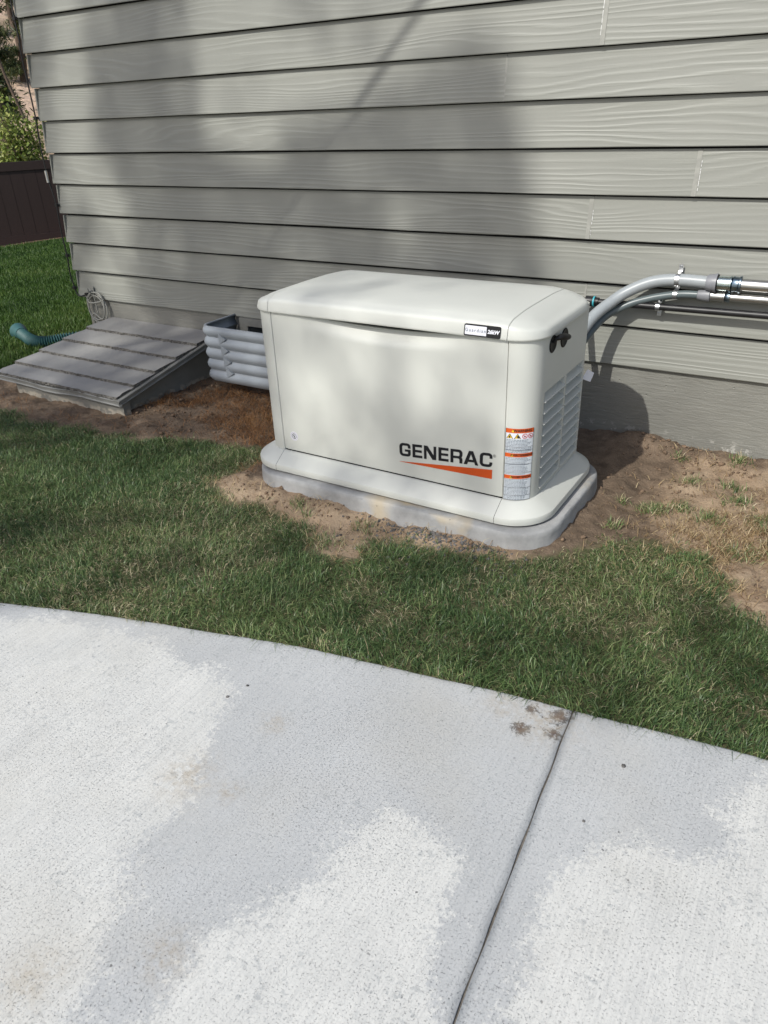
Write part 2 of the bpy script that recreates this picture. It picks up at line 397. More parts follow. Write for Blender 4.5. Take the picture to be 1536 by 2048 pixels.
# ------------------------------------------------------------------ ground
GZ = -.352
KERB = [(-9, -7.2), (-6, -4.75), (-4, -3.2), (-3, -2.62), (-2.35, -2.319), (-2.238, -2.272), (-2.064, -2.212), (-1.889, -2.156), (-1.708, -2.105), (-1.534, -2.058), (-1.367, -2.013), (-1.207, -1.972),
        (-1.045, -1.942), (-.888, -1.914), (-.739, -1.888), (-.6, -1.863), (-.49, -1.847), (-.4, -1.836), (-.27, -1.815), (-.149, -1.797), (-.033, -1.781), (.063, -1.770), (1, -1.67), (6, -1.4)]
KX, KY = np.array(KERB).T
def kerb_y(x): return np.interp(x, KX, KY) + .006*(fbm(np.asarray(x)*9, 0*np.asarray(x)+3.3)-.5) + .002*(vnoise(np.asarray(x)*80, 0*np.asarray(x))-.5)
LAWN_EDGE = [(-60, -1.0), (-4.75, -1.02), (-4.05, -1.05), (-3.7, -1.09), (-3.39, -1.03), (-3.0, -1.02), (-2.66, -.885), (-2.377, -.835), (-2.23, -.83), (-2.15, -.95), (-2.17, -1.1), (-2.26, -1.19), (-2.05, -1.31),
             (-1.9, -1.275), (-1.75, -1.31), (-1.6, -1.33), (-1.47, -1.47), (-1.36, -1.46), (-1.40, -1.30), (-1.25, -1.262), (-1.05, -1.245), (-.877, -1.225), (-.72, -1.12), (-.636, -.967), (-.49, -.835),
             (-.31, -.837), (-.21, -.87), (-.125, -.99), (-.118, -1.117), (0, -1.18), (.5, -1.3), (2, -1.25), (30, -1.2)]
LAWN_POLY = LAWN_EDGE + [(30, -40), (-60, -40)]
def house_mask(x, y): return (x > -4.62) & (y > -.0)
def lawn_s(x, y):
    """signed distance to the lawn edge, positive in grass"""
    x = np.asarray(x, float); y = np.asarray(y, float)
    s = np.where(in_poly(x, y, LAWN_POLY), 1., -1.)*poly_dist(x, y, LAWN_EDGE, False)
    # side yard round the house corner is lawn too
    side = np.minimum(-4.64-x, 60)
    strip = (y > -1.05) & (x < -4.5)
    s2 = np.where(strip, np.maximum(s, side-.06*(fbm(x*6, y*6)-.5)), s)
    return s2
def ground_h(x, y):
    x = np.asarray(x, float); y = np.asarray(y, float)
    far = np.clip(-5.2-x, 0, None); h = GZ - .012 - .076*np.minimum(far, 10) - .0*far
    bare = smooth01((-lawn_s(x, y)+.02)/.10)*(x > -4.6)
    h = h + bare*(.034*(fbm(x*5, y*5)-.5) + .030*(fbm(x*17+5, y*17)-.5) + .018*(fbm(x*50, y*50+9)-.5))
    h = h + .018*(fbm(x*2.3, y*2.3, 3)-.5)*(np.abs(x) < 8)
    # spoil heaped against the foundation on the right and scraped ground by the pad
    h = h + .055*np.exp(-((y+.05)/.10)**2)*smooth01((x+.95)/.2)*(.35+.9*fbm(x*4.3+2, y*3+1))
    h = h - .02*smooth01((x+3.25)/.1)*smooth01((-2.1-x)/.1)*smooth01((y+.8)/.2)
    h = h + (.024+.012*smooth01((-1.3-x)/.5))*smooth01(1-np.maximum(np.maximum(-2.10-x, x+.74), -1.20-y)/.16)
    h = h - .016*smooth01(1-np.maximum(np.abs(x+3.8)-.6, -y-.85)/.12)
    slab = smooth01((kerb_y(x)-y-.012)/.03)
    return h - slab*.10
def lin(*seg):
    out = []
    for a, b, st in seg: out.append(np.arange(a, b, st))
    return np.unique(np.concatenate(out+[np.array([seg[-1][1]])]).round(4))
gx = lin((-400, -60, 40), (-60, -16, 2), (-16, -4.8, .25), (-4.8, .9, .015), (.9, 4, .12), (4, 20, 1.5), (20, 300, 40))
gy = lin((-300, -30, 30), (-30, -7, 1.5), (-7, -2.6, .2), (-2.6, .02, .015), (.02, 8, .3), (8, 60, 3), (60, 400, 40))
XX, YY = np.meshgrid(gx, gy); n0, n1 = XX.shape
ZZ = ground_h(XX, YY)
ids = np.arange(n0*n1).reshape(n0, n1)
quads = np.stack([ids[:-1, :-1], ids[:-1, 1:], ids[1:, 1:], ids[1:, :-1]], -1).reshape(-1, 4)
me = fast_mesh('ground', np.stack([XX, YY, ZZ], -1).reshape(-1, 3), quads, 4)
fattr(me, 'lawn', smooth01((lawn_s(XX, YY)+.05)/.13).ravel())
DRYF = smooth01((XX+.62)/.25)*.75 + smooth01((-YY-1.12)/.1)*.8*(XX > -2.6) + .15 + .17*(XX < -2)
DRYF = DRYF - .55*np.exp(-((XX+.55)/.2)**2-((YY+.85)/.16)**2) - .5*smooth01((YY+.16)/.1)
fattr(me, 'dry', np.clip(DRYF, 0, 1).ravel())
ground = link('ground', me, M_SOIL, None, 180); tag(ground, kind='structure')

# patio slab in two pours with a tooled joint between
JX = lambda y: -.4 + (y+1.838)*(-.326+.4)/(-2.691+1.838)
WHITE = [[(-5, -4.2), (-3.2, -2.95), (-2.165, -2.331), (-1.919, -2.229), (-1.614, -2.193), (-1.369, -2.19), (-1.247, -2.219), (-1.23, -2.3), (-1.164, -2.429), (-1.107, -2.471), (-1.095, -2.553), (-1.084, -2.644), (-1.104, -2.716), (-1.065, -2.779), (-1.003, -2.848), (-.989, -2.923), (-.95, -2.967), (-.9, -3.1), (-1.2, -6), (-5, -6)],
         [(-.8, -3.2), (-.792, -2.964), (-.797, -2.845), (-.81, -2.761), (-.747, -2.712), (-.739, -2.658), (-.707, -2.561), (-.70, -2.489), (-.68, -2.411), (-.66, -2.36), (-.581, -2.373), (-.489, -2.38), (-.45, -2.386), (-.429, -2.454), (-.42, -2.559), (-.404, -2.649), (-.375, -2.72), (-.3, -3.2), (-.4, -5)],
         [(-.15, -3.2), (-.246, -2.645), (-.249, -2.495), (-.27, -2.388), (-.259, -2.33), (-.22, -2.254), (-.135, -2.177), (-.029, -2.145), (.002, -2.154), (.011, -2.094), (-.003, -2.014), (.014, -1.925), (.036, -1.862), (.07, -1.84), (.6, -1.82), (1.2, -2.4), (.9, -5), (.2, -5)]]
STAINS = [(-.495, -1.887, .030, 1), (-.422, -1.879, .036, 1.1), (-.495, -1.967, .034, 1.1), (-.415, -1.946, .034, 1.), (-.40, -1.852, .02, .9), (-1.142, -2.513, .04, .62), (-.455, -1.925, .035, .6)]
TANS = [(-.57, -1.912, .05), (-1.142, -2.513, .07), (-1.066, -2.267, .035), (-.45, -1.91, .09), (-1.02, -2.50, .03), (-.86, -2.86, .05), (-1.05, -3.02, .06)]
def slab_attrs(me, x, y):
    e = np.full(x.shape, -.45)
    for P in WHITE: e = np.maximum(e, np.where(in_poly(x, y, P), 1, -1)*np.minimum(poly_dist(x, y, P), .45)*np.where(in_poly(x, y, P), 1.5, 1.))
    fattr(me, 'pale_patch', e)
    m = np.zeros(x.shape)
    for sx, sy, r, a in STAINS: m = np.maximum(m, a*np.exp(-((x-sx)**2+(y-sy)**2)/r**2))
    fattr(me, 'mud', m)
    m = np.zeros(x.shape)
    for sx, sy, r in TANS: m = np.maximum(m, np.exp(-((x-sx)**2+(y-sy)**2)/r**2))
    fattr(me, 'tan', m)
patio = empty('patio', (0, -3, GZ)); tag(patio, 'pale grey concrete patio slab in front of the lawn', 'patio', kind='structure')
def slab(x_of, nm):
    # rows: outer skirt, chamfer, then top rows going away from the lawn
    off = np.concatenate([[0, 0, .004, .010], np.arange(.025, 1.75, .02), [2.2, 3, 4.5]])
    zz = np.concatenate([[-.14, -.008, -.002, 0], np.zeros(len(off)-4)])
    V = []; 
    for o_, z_ in zip(off, zz):
        xs = x_of(o_); V.append(np.stack([xs, kerb_y(xs)-o_, np.full(xs.shape, GZ+z_)], -1))
    V = np.array(V); a, b = V.shape[:2]
    # joint side wall
    top = V.copy()
    I = np.arange(a*b).reshape(a, b)
    q = np.stack([I[:-1, :-1], I[1:, :-1], I[1:, 1:], I[:-1, 1:]], -1).reshape(-1, 4)
    jc = b-1 if nm == 0 else 0
    low = V[:, jc].copy(); low[:, 2] -= .05; rnd = V[:, jc].copy()
    V2 = np.concatenate([V.reshape(-1, 3), low]); J = a*b+np.arange(a); K = I[:, jc]
    q2 = np.stack([K[:-1], K[1:], J[1:], J[:-1]], -1)
    me = fast_mesh('slab', V2, np.concatenate([q, q2]), 4)
    slab_attrs(me, V2[:, 0], V2[:, 1])
    return link('slab', me, M_SLAB, patio)
t1 = np.concatenate([np.linspace(-9, -3, 30)[:-1], np.linspace(-3, -.404, 130)]); t2 = np.concatenate([np.linspace(-.396, 1.2, 80), np.linspace(1.2, 6, 12)[1:]])
def xl(o_):
    j = JX(-1.838-o_)-.0022 + .0010*np.sin(o_*37); return np.where(t1 > -3, -3+(t1+3)*(j+3)/(-.404+3), t1)
def xr(o_):
    j = JX(-1.838-o_)+.0022 + .0010*np.sin(o_*29+1); return np.where(t2 < 1.2, 1.2-(1.2-t2)*(1.2-j)/(1.2+.396), t2)
slab(xl, 0); slab(xr, 1)
jv = [(JX(y)+dx, y, GZ-.005) for y in np.linspace(-1.845, -6.3, 60) for dx in (-.012, .012)]
obj('joint_filler', (jv, [(2*i, 2*i+1, 2*i+3, 2*i+2) for i in range(59)]), M_JOINT, patio)

# ------------------------------------------------------------------ house: foundation, lap siding, window
E = .178
house = empty('house', (-4.55, 0, GZ), 'grey house wall of wood grained lap siding on painted foundation', 'house')
XC, XR = -4.55, 3.2
KW = 17
fb = add(box(XC+.05, XR, .022, 6.0, -.75, .06)); obj('foundation', fb, M_FOUND, house)
obj('lap_shade_sheathing', box(XC+.030, XR, .034, 6.0, .062, KW*E), M_CORE, house)  # wall core coloured black so the board slots read as lap shadow lines
JOINTS = {7: [-1.046], 6: [-1.452, 1.2], 4: [-.629], 3: [-1.038, 2.1], 1: [-1.035], 8: [.9], 9: [-2.2], 2: [.55], 5: [1.75], 0: [1.5], 10: [-3.3, -.2], 11: [-1.8]}
def plank(x0, x1, k, side=False):
    zb, zt = k*E, (k+1)*E-(.0120 if k < 3 else .0090 if k < 5 else .0040); th = .0165
    n = max(2, int((x1-x0)/.22)); V = []; Fc = []
    for i in range(n+1):
        x = x0+(x1-x0)*i/n
        jz = .0016*(vnoise(x*3.1+k*7, k*3.7)-.5)*2; jy = .0022*(vnoise(x*2.3+k*11, 50+k)-.5)*2
        prof = [(.0015+jy, zb+jz), (0+jy, zb+.003+jz), (.0115+jy*.6, (zb+zt)/2), (.0225, zt), (.0225+.008, zt), (.0125+jy, zb+.008+jz)]
        for (y, z) in prof: V.append((x, float(y), float(z)) if not side else (XC+float(y)-.004, x, float(z)))
    m = 6
    for i in range(n):
        for j in range(m): Fc.append((i*m+j, i*m+(j+1) % m, (i+1)*m+(j+1) % m, (i+1)*m+j))
    Fc += [tuple(range(m)), tuple(n*m+j for j in range(m))]
    return obj('plank', (V, Fc), M_SIDE, house)
for k in range(KW):
    xs = [XC] + sorted(JOINTS.get(k, [])) + [XR]
    for a, b in zip(xs[:-1], xs[1:]): plank(a+(.0012 if a != XC else 0), b-(.0012 if b != XR else 0), k)
    plank(.004, 5.9, k, True)
    for jx in JOINTS.get(k, []):
        zb, zt = k*E+.001, (k+1)*E-.0135
        wd = .016 if k in (7, 4, 3) else .006
        obj('caulk_strip', ([(jx-wd, .0, zb), (jx+.002, .0, zb), (jx+.002, .0225, zt), (jx-wd, .0225, zt), (jx-wd, -.0016, zb), (jx+.002, -.0016, zb), (jx+.002, .0205, zt), (jx-wd, .0205, zt)],
            [(0, 1, 2, 3), (4, 5, 6, 7), (0, 1, 5, 4), (1, 2, 6, 5), (2, 3, 7, 6), (3, 0, 4, 7)]), M_CAULK, house)
        if k in (7, 4, 3):
            for q in range(7):
                z0 = zb+.01+random.random()*.15; z1 = z0+.006+random.random()*.022; f = lambda z: -.0012+(z-zb)/(zt-zb)*.0215
                sx = jx-wd-.002 if k == 7 else jx+.0035
                obj('bare_chip', ([(sx, f(z0), z0), (sx+.0025, f(z0), z0), (sx+.0025, f(z1), z1), (sx, f(z1), z1)], [(0, 1, 2, 3)]), M_WHITEGAP, house)
wn = obj('window', add(box(-3.10, -3.04, -.012, .017, -.33, -.002), box(-3.04, -2.30, -.012, .017, -.045, -.002), box(-2.30, -2.24, -.012, .017, -.33, -.002), box(-3.04, -2.30, -.012, .017, -.33, -.29)), M_FRAME, house)
obj('pane', box(-3.04, -2.30, .003, .012, -.29, -.045), M_GLASS, wn)

# ------------------------------------------------------------------ cellar bulkhead
bk = empty('cellar_bulkhead', (-3.8, -.4, GZ), 'low sloped cellar bulkhead with grey shingle roof against the house', 'bulkhead')
BX0, BX1 = -4.31, -3.30
rz = lambda y: -.112 + y*.185
def sidewall(x0, x1):
    P = [(.02, rz(0)-.032), (.02, -.6), (-.755, -.6), (-.755, rz(-.755)-.032)]
    V = [(x, y, z) for x in (x0, x1) for y, z in P]
    return V, [(0, 1, 2, 3), (7, 6, 5, 4), (0, 4, 5, 1), (1, 5, 6, 2), (2, 6, 7, 3), (3, 7, 4, 0)]
obj('side_wall', sidewall(BX1-.16, BX1-.04), M_BULKWALL, bk)
obj('side_wall', sidewall(BX0+.04, BX0+.16), M_BULKWALL, bk)
obj('front_wall', box(BX0+.07, BX1+.004, -.805, -.757, -.6, rz(-.775)-.036), M_BULKWALL, bk)
obj('roof_deck', ([(BX0+.01, 0.015, rz(0)-.012), (BX1-.005, 0.015, rz(0)-.012), (BX1-.005, -.80, rz(-.80)-.012), (BX0+.01, -.80, rz(-.80)-.012),
                   (BX0+.01, 0.015, rz(0)-.03), (BX1-.005, 0.015, rz(0)-.03), (BX1-.005, -.80, rz(-.80)-.03), (BX0+.01, -.80, rz(-.80)-.03)],
                  [(0, 1, 2, 3), (7, 6, 5, 4), (0, 4, 5, 1), (1, 5, 6, 2), (2, 6, 7, 3), (3, 7, 4, 0)]), M_DRIP, bk)
SE = [.016, -.19, -.368, -.538, -.702, -.832]
for i in range(5):
    y0, y1 = SE[i], SE[i+1]; yb = min(.016, y0+.05); nx_, ny_ = 90, 8
    V = []; wob = lambda x, s: .010*(fbm(np.array(x*5.+s*9), np.array(s*3.1))-.5)+.005*(vnoise(np.array(x*45.), np.array(s*5.))-.5)
    for b in range(ny_+1):
        for a in range(nx_+1):
            bl = BX0+.04-.105*min(1, max(0, -(yb+(y1-yb)*b/ny_)/.83)); x = bl+(BX1-bl)*a/nx_ + (.006*(vnoise(np.array(b*1.3+i*9), np.array(2.))-.5) if a in (0, nx_) else 0)
            t = b/ny_; y = yb+(y1-yb)*t
            if b == ny_: y += float(wob(x, i))
            lift = -.006+.020*t + .004*float(fbm(np.array(x*3.3+i*5), np.array(y*4.)))
            z = rz(y)+lift-.004
            if i == 4 and b >= ny_-1: z -= .004+.006*float(fbm(np.array(x*6.), np.array(1.)))
            V.append((x, y, z))
    Fc = [(b*(nx_+1)+a, b*(nx_+1)+a+1, (b+1)*(nx_+1)+a+1, (b+1)*(nx_+1)+a) for b in range(ny_) for a in range(nx_)]
    sh = obj('shingle_course', (V, Fc), M_SHINGLE, bk, 60)
    # thick crumbly butt edge, front and right rake
    L = [V[ny_*(nx_+1)+a] for a in range(nx_+1)] ; Rk = [V[b*(nx_+1)+nx_] for b in range(ny_, -1, -1)]
    P = L+Rk[1:]; EV = []; 
    for (x, y, z) in P:
        j = random.uniform(-.0025, .0035); EV += [(x+j*.5, y-j, z+.0004), (x+j, y-.002-j, z-.012-random.random()*.006)]
    obj('butt_edge', (EV, [(2*q, 2*q+1, 2*q+3, 2*q+2) for q in range(len(P)-1)]), M_SHEDGE, sh)
def prof_sweep(P0, P1, prof, out):
    """profile of (outward, z) swept from P0 to P1"""
    V = []
    for P in (P0, P1):
        for a, b in prof: V.append((P[0]+out[0]*a, P[1]+out[1]*a, P[2]+b))
    n = len(prof); return V, [(j, (j+1) % n, n+(j+1) % n, n+j) for j in range(n)]+[tuple(range(n)), tuple(n+j for j in range(n))]
PR = [(-.03, -.004), (.018, -.006), (.021, -.010), (.014, -.016), (.012, -.032), (.017, -.038), (.016, -.040), (.008, -.034), (.010, -.016), (-.03, -.012)]
nseg = 10
pts = [Vector((BX0-.06+(BX1+.078-BX0)*i/nseg, -.815-.005*math.sin(i*1.7), rz(-.815)-.012+.006*math.sin(i*.9+1))) for i in range(nseg+1)]
obj('drip_edge', add(*[prof_sweep(pts[i], pts[i+1], PR, (0, -1)) for i in range(nseg)]), M_DRIP, bk, 30)
obj('rake_edge', prof_sweep((BX1, .012, rz(.012)-.004), (BX1, -.835, rz(-.835)-.006), PR, (1, 0)), M_DRIP, bk, 30)

# ------------------------------------------------------------------ corrugated window well
well = empty('window_well', (-2.75, -.14, -.29), 'grey corrugated plastic window well between bulkhead and generator', 'window well')
wx0, wx1, wy = -3.145, -2.12, -.285
def well_path(out):
    P = []; r = .055+out*.5
    a0, a1, b = wx0-out, wx1+out, wy-out
    P += [(a0, .016), (a0, -.08), (a0, b+r+.03)]
    for k in range(9):
        a = math.pi+math.pi/2*k/8; P.append((a0+r+r*math.cos(a), b+r+r*math.sin(a)))
    for k in range(1, 40): P.append((a0+r+(a1-a0-2*r)*k/40, b))
    for k in range(9):
        a = 1.5*math.pi+math.pi/2*k/8; P.append((a1-r+r*math.cos(a), b+r+r*math.sin(a)))
    P += [(a1, b+r+.03), (a1, -.08), (a1, .016)]
    return P
rings = []; ZT, ZB, NR = .012, -.305, 66
for i in range(NR+1):
    t = i/NR; z = ZT+(ZB-ZT)*t
    o_ = (.016*abs(math.sin(t*math.pi*4.9+.35))**.9-.004) if t > .03 else .004
    rings.append([(x, y, z) for x, y in well_path(o_)])
rings = [[(x, y, ZT-.002) for x, y in well_path(-.012)], [(x, y, ZT+.004) for x, y in well_path(-.008)], [(x, y, ZT+.004) for x, y in well_path(.002)]]+rings
wl = obj('corrugated_wall', loft(rings, False, False, False), M_WELL, well, 50)
md = wl.modifiers.new('thick', 'SOLIDIFY'); md.thickness = .004; md.offset = -1
# stiffening gussets pressed in the valleys
for i in range(4):
    zc = ZT+(ZB-ZT)*((i+1-.111)/4.9); xg = -2.985+.008*i; V = [(xg-.022, wy-.0135, zc+.031), (xg-.022, wy-.0135, zc-.031), (xg+.028, wy-.0128, zc), (xg-.020, wy+.01, zc+.027), (xg-.020, wy+.01, zc-.027), (xg+.024, wy+.01, zc)]
    obj('gusset', (V, [(0, 1, 2), (0, 3, 4, 1), (0, 2, 5, 3), (1, 4, 5, 2)]), M_WELL, well)

# ------------------------------------------------------------------ concrete pad and generator
padx = empty('generator_pad', (-1.43, -.83, GZ), 'rounded concrete pad under the generator', 'pad')
PX0, PX1, PY0, PY1 = -2.085, -.735, -1.186, -.44
PT = -.277
def jit(ring, a):
    return [(x+a*(float(vnoise(np.array(x*19+z*40), np.array(y*19)))-.5), y+a*(float(vnoise(np.array(x*17+9), np.array(y*23+z*50)))-.5), z) for x, y, z in ring]
rings = []
def dense(P, st=.02):
    out = []
    for i in range(len(P)):
        a, b = P[i-1], P[i]; L = math.hypot(b[0]-a[0], b[1]-a[1]); k = max(1, int(L/st))
        for q in range(1, k+1): out.append((a[0]+(b[0]-a[0])*q/k, a[1]+(b[1]-a[1])*q/k))
    return out
base_out = dense(rrect(PX0, PX1, PY0, PY1, .17, 12))
cx, cy = (PX0+PX1)/2, (PY0+PY1)/2
def scaled(P, d):
    return [(x-(d*(x-cx)/abs(PX1-cx)), y-(d*(y-cy)/abs(PY1-cy))) for x, y in P]
for d, z in ((-.008, -.42), (-.006, -.36), (-.002, -.33), (0, -.30), (.001, -.284), (.006, PT-.001), (.014, PT), (.10, PT+.0005)):
    rings.append(jit([(x, y, z) for x, y in scaled(base_out, d)], .003 if z < PT-.002 else .001))
obj('pad_block', loft(rings), M_PAD, padx, 45)

gen = empty('standby_generator', (-1.4385, -.81, PT), 'beige standby generator with black and orange lettering on its door', 'generator')
X0, X1, Y0, Y1, RB = -2.037, -.84, -1.083, -.528, .09
SL, SR = -1.938, -.939                              # seams
def ring(out, z, n=10): return [(x, y, z) for x, y in rrect(X0-out, X1+out, Y0-out, Y1+out, max(.02, RB+out), n)]
obj('gap_shade_core', loft([ring(-.065, -.272), ring(-.065, .405)]), M_CORE, gen)  # added black core: paints the seams and openings dark, blocks see-through
obj('base_gap_shade', loft([ring(.045, PT+.0005), ring(.045, -.262)]), M_CORE, gen)  # black filler standing in for the shadow gap between skirt and pad
# skirt
dsk = [(-.004, -.262), (.060, -.268), (.066, -.270), (.0705, -.266), (.0715, -.258), (.0715, -.247), (.069, -.241), (.063, -.2365), (.012, -.2035), (.004, -.2005), (-.004, -.2005)]
def dens_ring(out, z): return [(x, y, z) for x, y in dense(rrect(X0-out, X1+out, Y0-out, Y1+out, max(.02, RB+out), 14), .05)]
sk = loft([[(x, y, z) for x, y in rrect(X0-o_, X1+o_, Y0-o_, Y1+o_, max(.02, RB+o_), 14)] for o_, z in dsk], False, False)
def half(vf, front):
    V, Fc = vf; ym = (Y0+Y1)/2; keep = [f for f in Fc if (sum(V[i][1] for i in f)/len(f) < ym) == front]
    use = sorted({i for f in keep for i in f}); mp = {i: k for k, i in enumerate(use)}
    return [V[i] for i in use], [tuple(mp[i] for i in f) for f in keep]
obj('skirt', cut_x(sk, None, SL-.0008), M_GEN, gen, 28); obj('skirt', cut_x(sk, SR+.0008, None), M_GEN, gen, 28)
mid = cut_x(sk, SL+.0008, SR-.0008); obj('skirt', half(mid, True), M_GEN, gen, 28); obj('skirt', half(mid, False), M_GEN, gen, 28)
# lid
gc = (X0+X1)/2
dl = [(-.02, .392), (.008, .3865), (.0125, .386), (.0145, .389), (.0145, .393), (.0085, .424), (.006, .4315), (.001, .4375), (-.006, .441), (-.028, .449), (-.040, .4515), (-.10, .456), (-.20, .4585)]
def lidring(o_, z):
    out = []
    rr_ = max(.02, RB+.01+o_) if o_ > -.06 else .06
    base = rrect(X0-o_, X1+o_, Y0-o_, Y1+o_, rr_, 12)
    big = []
    for i in range(len(base)):
        a, b = base[i-1], base[i]; k = 24 if i % 13 == 0 else 1
        for q in range(1, k+1): big.append((a[0]+(b[0]-a[0])*q/k, a[1]+(b[1]-a[1])*q/k))
    for x, y in big:
        e = float(smooth01((abs(x-gc)-.44)/.20)); h = max(0, min(1, (z-.392)/.06))
        ey = ((y-(Y0+Y1)/2)/.28)
        out.append((x, y, z-.030*e*h + (.004*(1-ey*ey) if z > .45 else 0)))
    return out
LS = (SL+.004, SR-.0)
lid = loft([lidring(o_, z) for o_, z in dl], False, True)
lidp = obj('lid', cut_x(lid, SL+.0009, SR-.0009), M_GEN, gen, 40)
obj('lid_cap', cut_x(lid, None, SL-.0009), M_GEN, gen, 40); obj('lid_cap', cut_x(lid, SR+.0009, None), M_GEN, gen, 40)
obj('lid_seal', loft([[(x, y, z-.004) for x, y, z in lidring(o_, z)] for o_, z in [(-.006, .398), (-.002, .425), (-.02, .437), (-.05, .445), (-.2, .45)]], True, True), M_GEN, gen, 40)
# body walls: perimeter strips
ZB_, ZT_ = -.205, .400
def strip(P, z0=ZB_, z1=ZT_):
    V = []; Fc = []
    for i, (x, y) in enumerate(P): V += [(x, y, z0), (x, y, z1)]
    return V, [(2*i, 2*i+2, 2*i+3, 2*i+1) for i in range(len(P)-1)]
def arc(cx_, cy_, a0, a1, n=14, r=RB): return [(cx_+r*math.cos(math.radians(a0+(a1-a0)*k/n)), cy_+r*math.sin(math.radians(a0+(a1-a0)*k/n))) for k in range(n+1)]
RR = .035
LY0, LY1, LZ0, LZ1 = -.984, -.575, -.183, .188      # louvre opening
obj('corner_post', strip([(SR+.001, Y0+.012), (SR+.001, Y0+.0015), (SR+.0025, Y0)]+arc(X1-RB, Y0+RB, -90, 0)), M_GEN, gen, 50)
obj('corner_post', strip([(X0, Y1-RR)]+arc(X0+RB, Y0+RB, 180, 270)+[(SL-.0025, Y0), (SL-.001, Y0+.0015), (SL-.001, Y0+.012)]), M_GEN, gen, 50)
# right end panel as a frame round the louvre opening
def yz(x, y0, y1, z0, z1): return [(x, y0, z0), (x, y1, z0), (x, y1, z1), (x, y0, z1)], [(0, 1, 2, 3)]
ya, yb_ = Y0+RB, Y1-RR
ep = add(yz(X1, ya, LY0, ZB_, ZT_), yz(X1, LY1, yb_, ZB_, ZT_), yz(X1, LY0, LY1, ZB_, LZ0), yz(X1, LY0, LY1, LZ1, ZT_),
         ([(X1, LY0, LZ0), (X1, LY1, LZ0), (X1-.045, LY1, LZ0), (X1-.045, LY0, LZ0)], [(0, 1, 2, 3)]), ([(X1, LY0, LZ1), (X1, LY1, LZ1), (X1-.045, LY1, LZ1-.004), (X1-.045, LY0, LZ1-.004)], [(0, 1, 2, 3)]),
         ([(X1, LY0, LZ0), (X1, LY0, LZ1), (X1-.045, LY0+.004, LZ1), (X1-.045, LY0+.004, LZ0)], [(0, 1, 2, 3)]), ([(X1, LY1, LZ0), (X1, LY1, LZ1), (X1-.045, LY1-.004, LZ1), (X1-.045, LY1-.004, LZ0)], [(0, 1, 2, 3)]))
endp = obj('end_panel', ep, M_GEN, gen)
obj('end_panel_back', yz(X1-.046, LY0-.005, LY1+.005, LZ0-.005, LZ1+.005), M_CORE, endp)  # black sheet painting the shade behind the louvres
YM = -.772
obj('louvre_mullion', add(box(X1-.045, X1+.001, YM-.007, YM+.007, LZ0, LZ1)), M_GEN, endp)
pit = (LZ1-LZ0)/9
for y0, y1 in ((LY0+.001, YM-.0075), (YM+.0075, LY1-.001)):
    for r in range(9):
        zt = LZ1-r*pit-.001; pf = [(-.042, zt), (-.037, zt), (-.027, zt-.017), (-.010, zt-.027), (.0045, zt-.0325), (.006, zt-.0350), (.004, zt-.0365), (-.003, zt-.0355), (-.014, zt-.0305), (-.032, zt-.021), (-.044, zt-.005)]
        V = []
        for yy in np.linspace(y0, y1, 5):
            for a, b in pf: V.append((X1+a, yy, b))
        n = len(pf); Fc = [(i*n+j, i*n+(j+1) % n, (i+1)*n+(j+1) % n, (i+1)*n+j) for i in range(4) for j in range(n)]+[tuple(range(n)), tuple(4*n+j for j in range(n))]
        obj('louvre', (V, Fc), M_GEN, endp, 35)
obj('back_panel', strip(arc(X1-RR, Y1-RR, 0, 90, 8, RR)+arc(X0+RR, Y1-RR, 90, 180, 8, RR)), M_GEN, gen, 50)
# door with the finger scoop under the lid
def door():
    nx_, nz_ = 72, 40; V = []; xa, xb = SL+.0012, SR-.0012; za, zb = -.1945, .386
    for j in range(nz_+1):
        for i in range(nx_+1):
            u = i/nx_; x = xa+(xb-xa)*u
            s = min(max((u-.10)/.82, 0), 1); b = math.sin(math.pi*s)**1.3
            zt = zb-.024*b; t = (j/nz_); t = 1-(1-t)**1.6
            z = za+(zt-za)*t
            d = .034*b*float(smooth01((z-(zt-.055))/.062)) 
            d += .004*float(smooth01((z-(zt-.008))/.008))
            ed = .0025*(max(0, 1-(x-xa)/.003)+max(0, 1-(xb-x)/.003)+max(0, 1-(z-za)/.003))
            V.append((x, Y0-.0022*math.sin(math.pi*u)*math.sin(math.pi*t)-.0005+d+ed, z))
    n = nx_+1
    Fc = [(j*n+i, j*n+i+1, (j+1)*n+i+1, (j+1)*n+i) for j in range(nz_) for i in range(nx_)]
    # returns
    bd = [i for i in range(n)]+[j*n+nx_ for j in range(1, nz_+1)]+[nz_*n+i for i in range(nx_-1, -1, -1)]+[j*n for j in range(nz_-1, 0, -1)]
    m = len(V); V += [(V[i][0], V[i][1]+.014, V[i][2]) for i in bd]
    Fc += [(bd[k], bd[(k+1) % len(bd)], m+(k+1) % len(bd), m+k) for k in range(len(bd))]
    return V, Fc
dr = obj('door', door(), M_GEN, gen, 40)
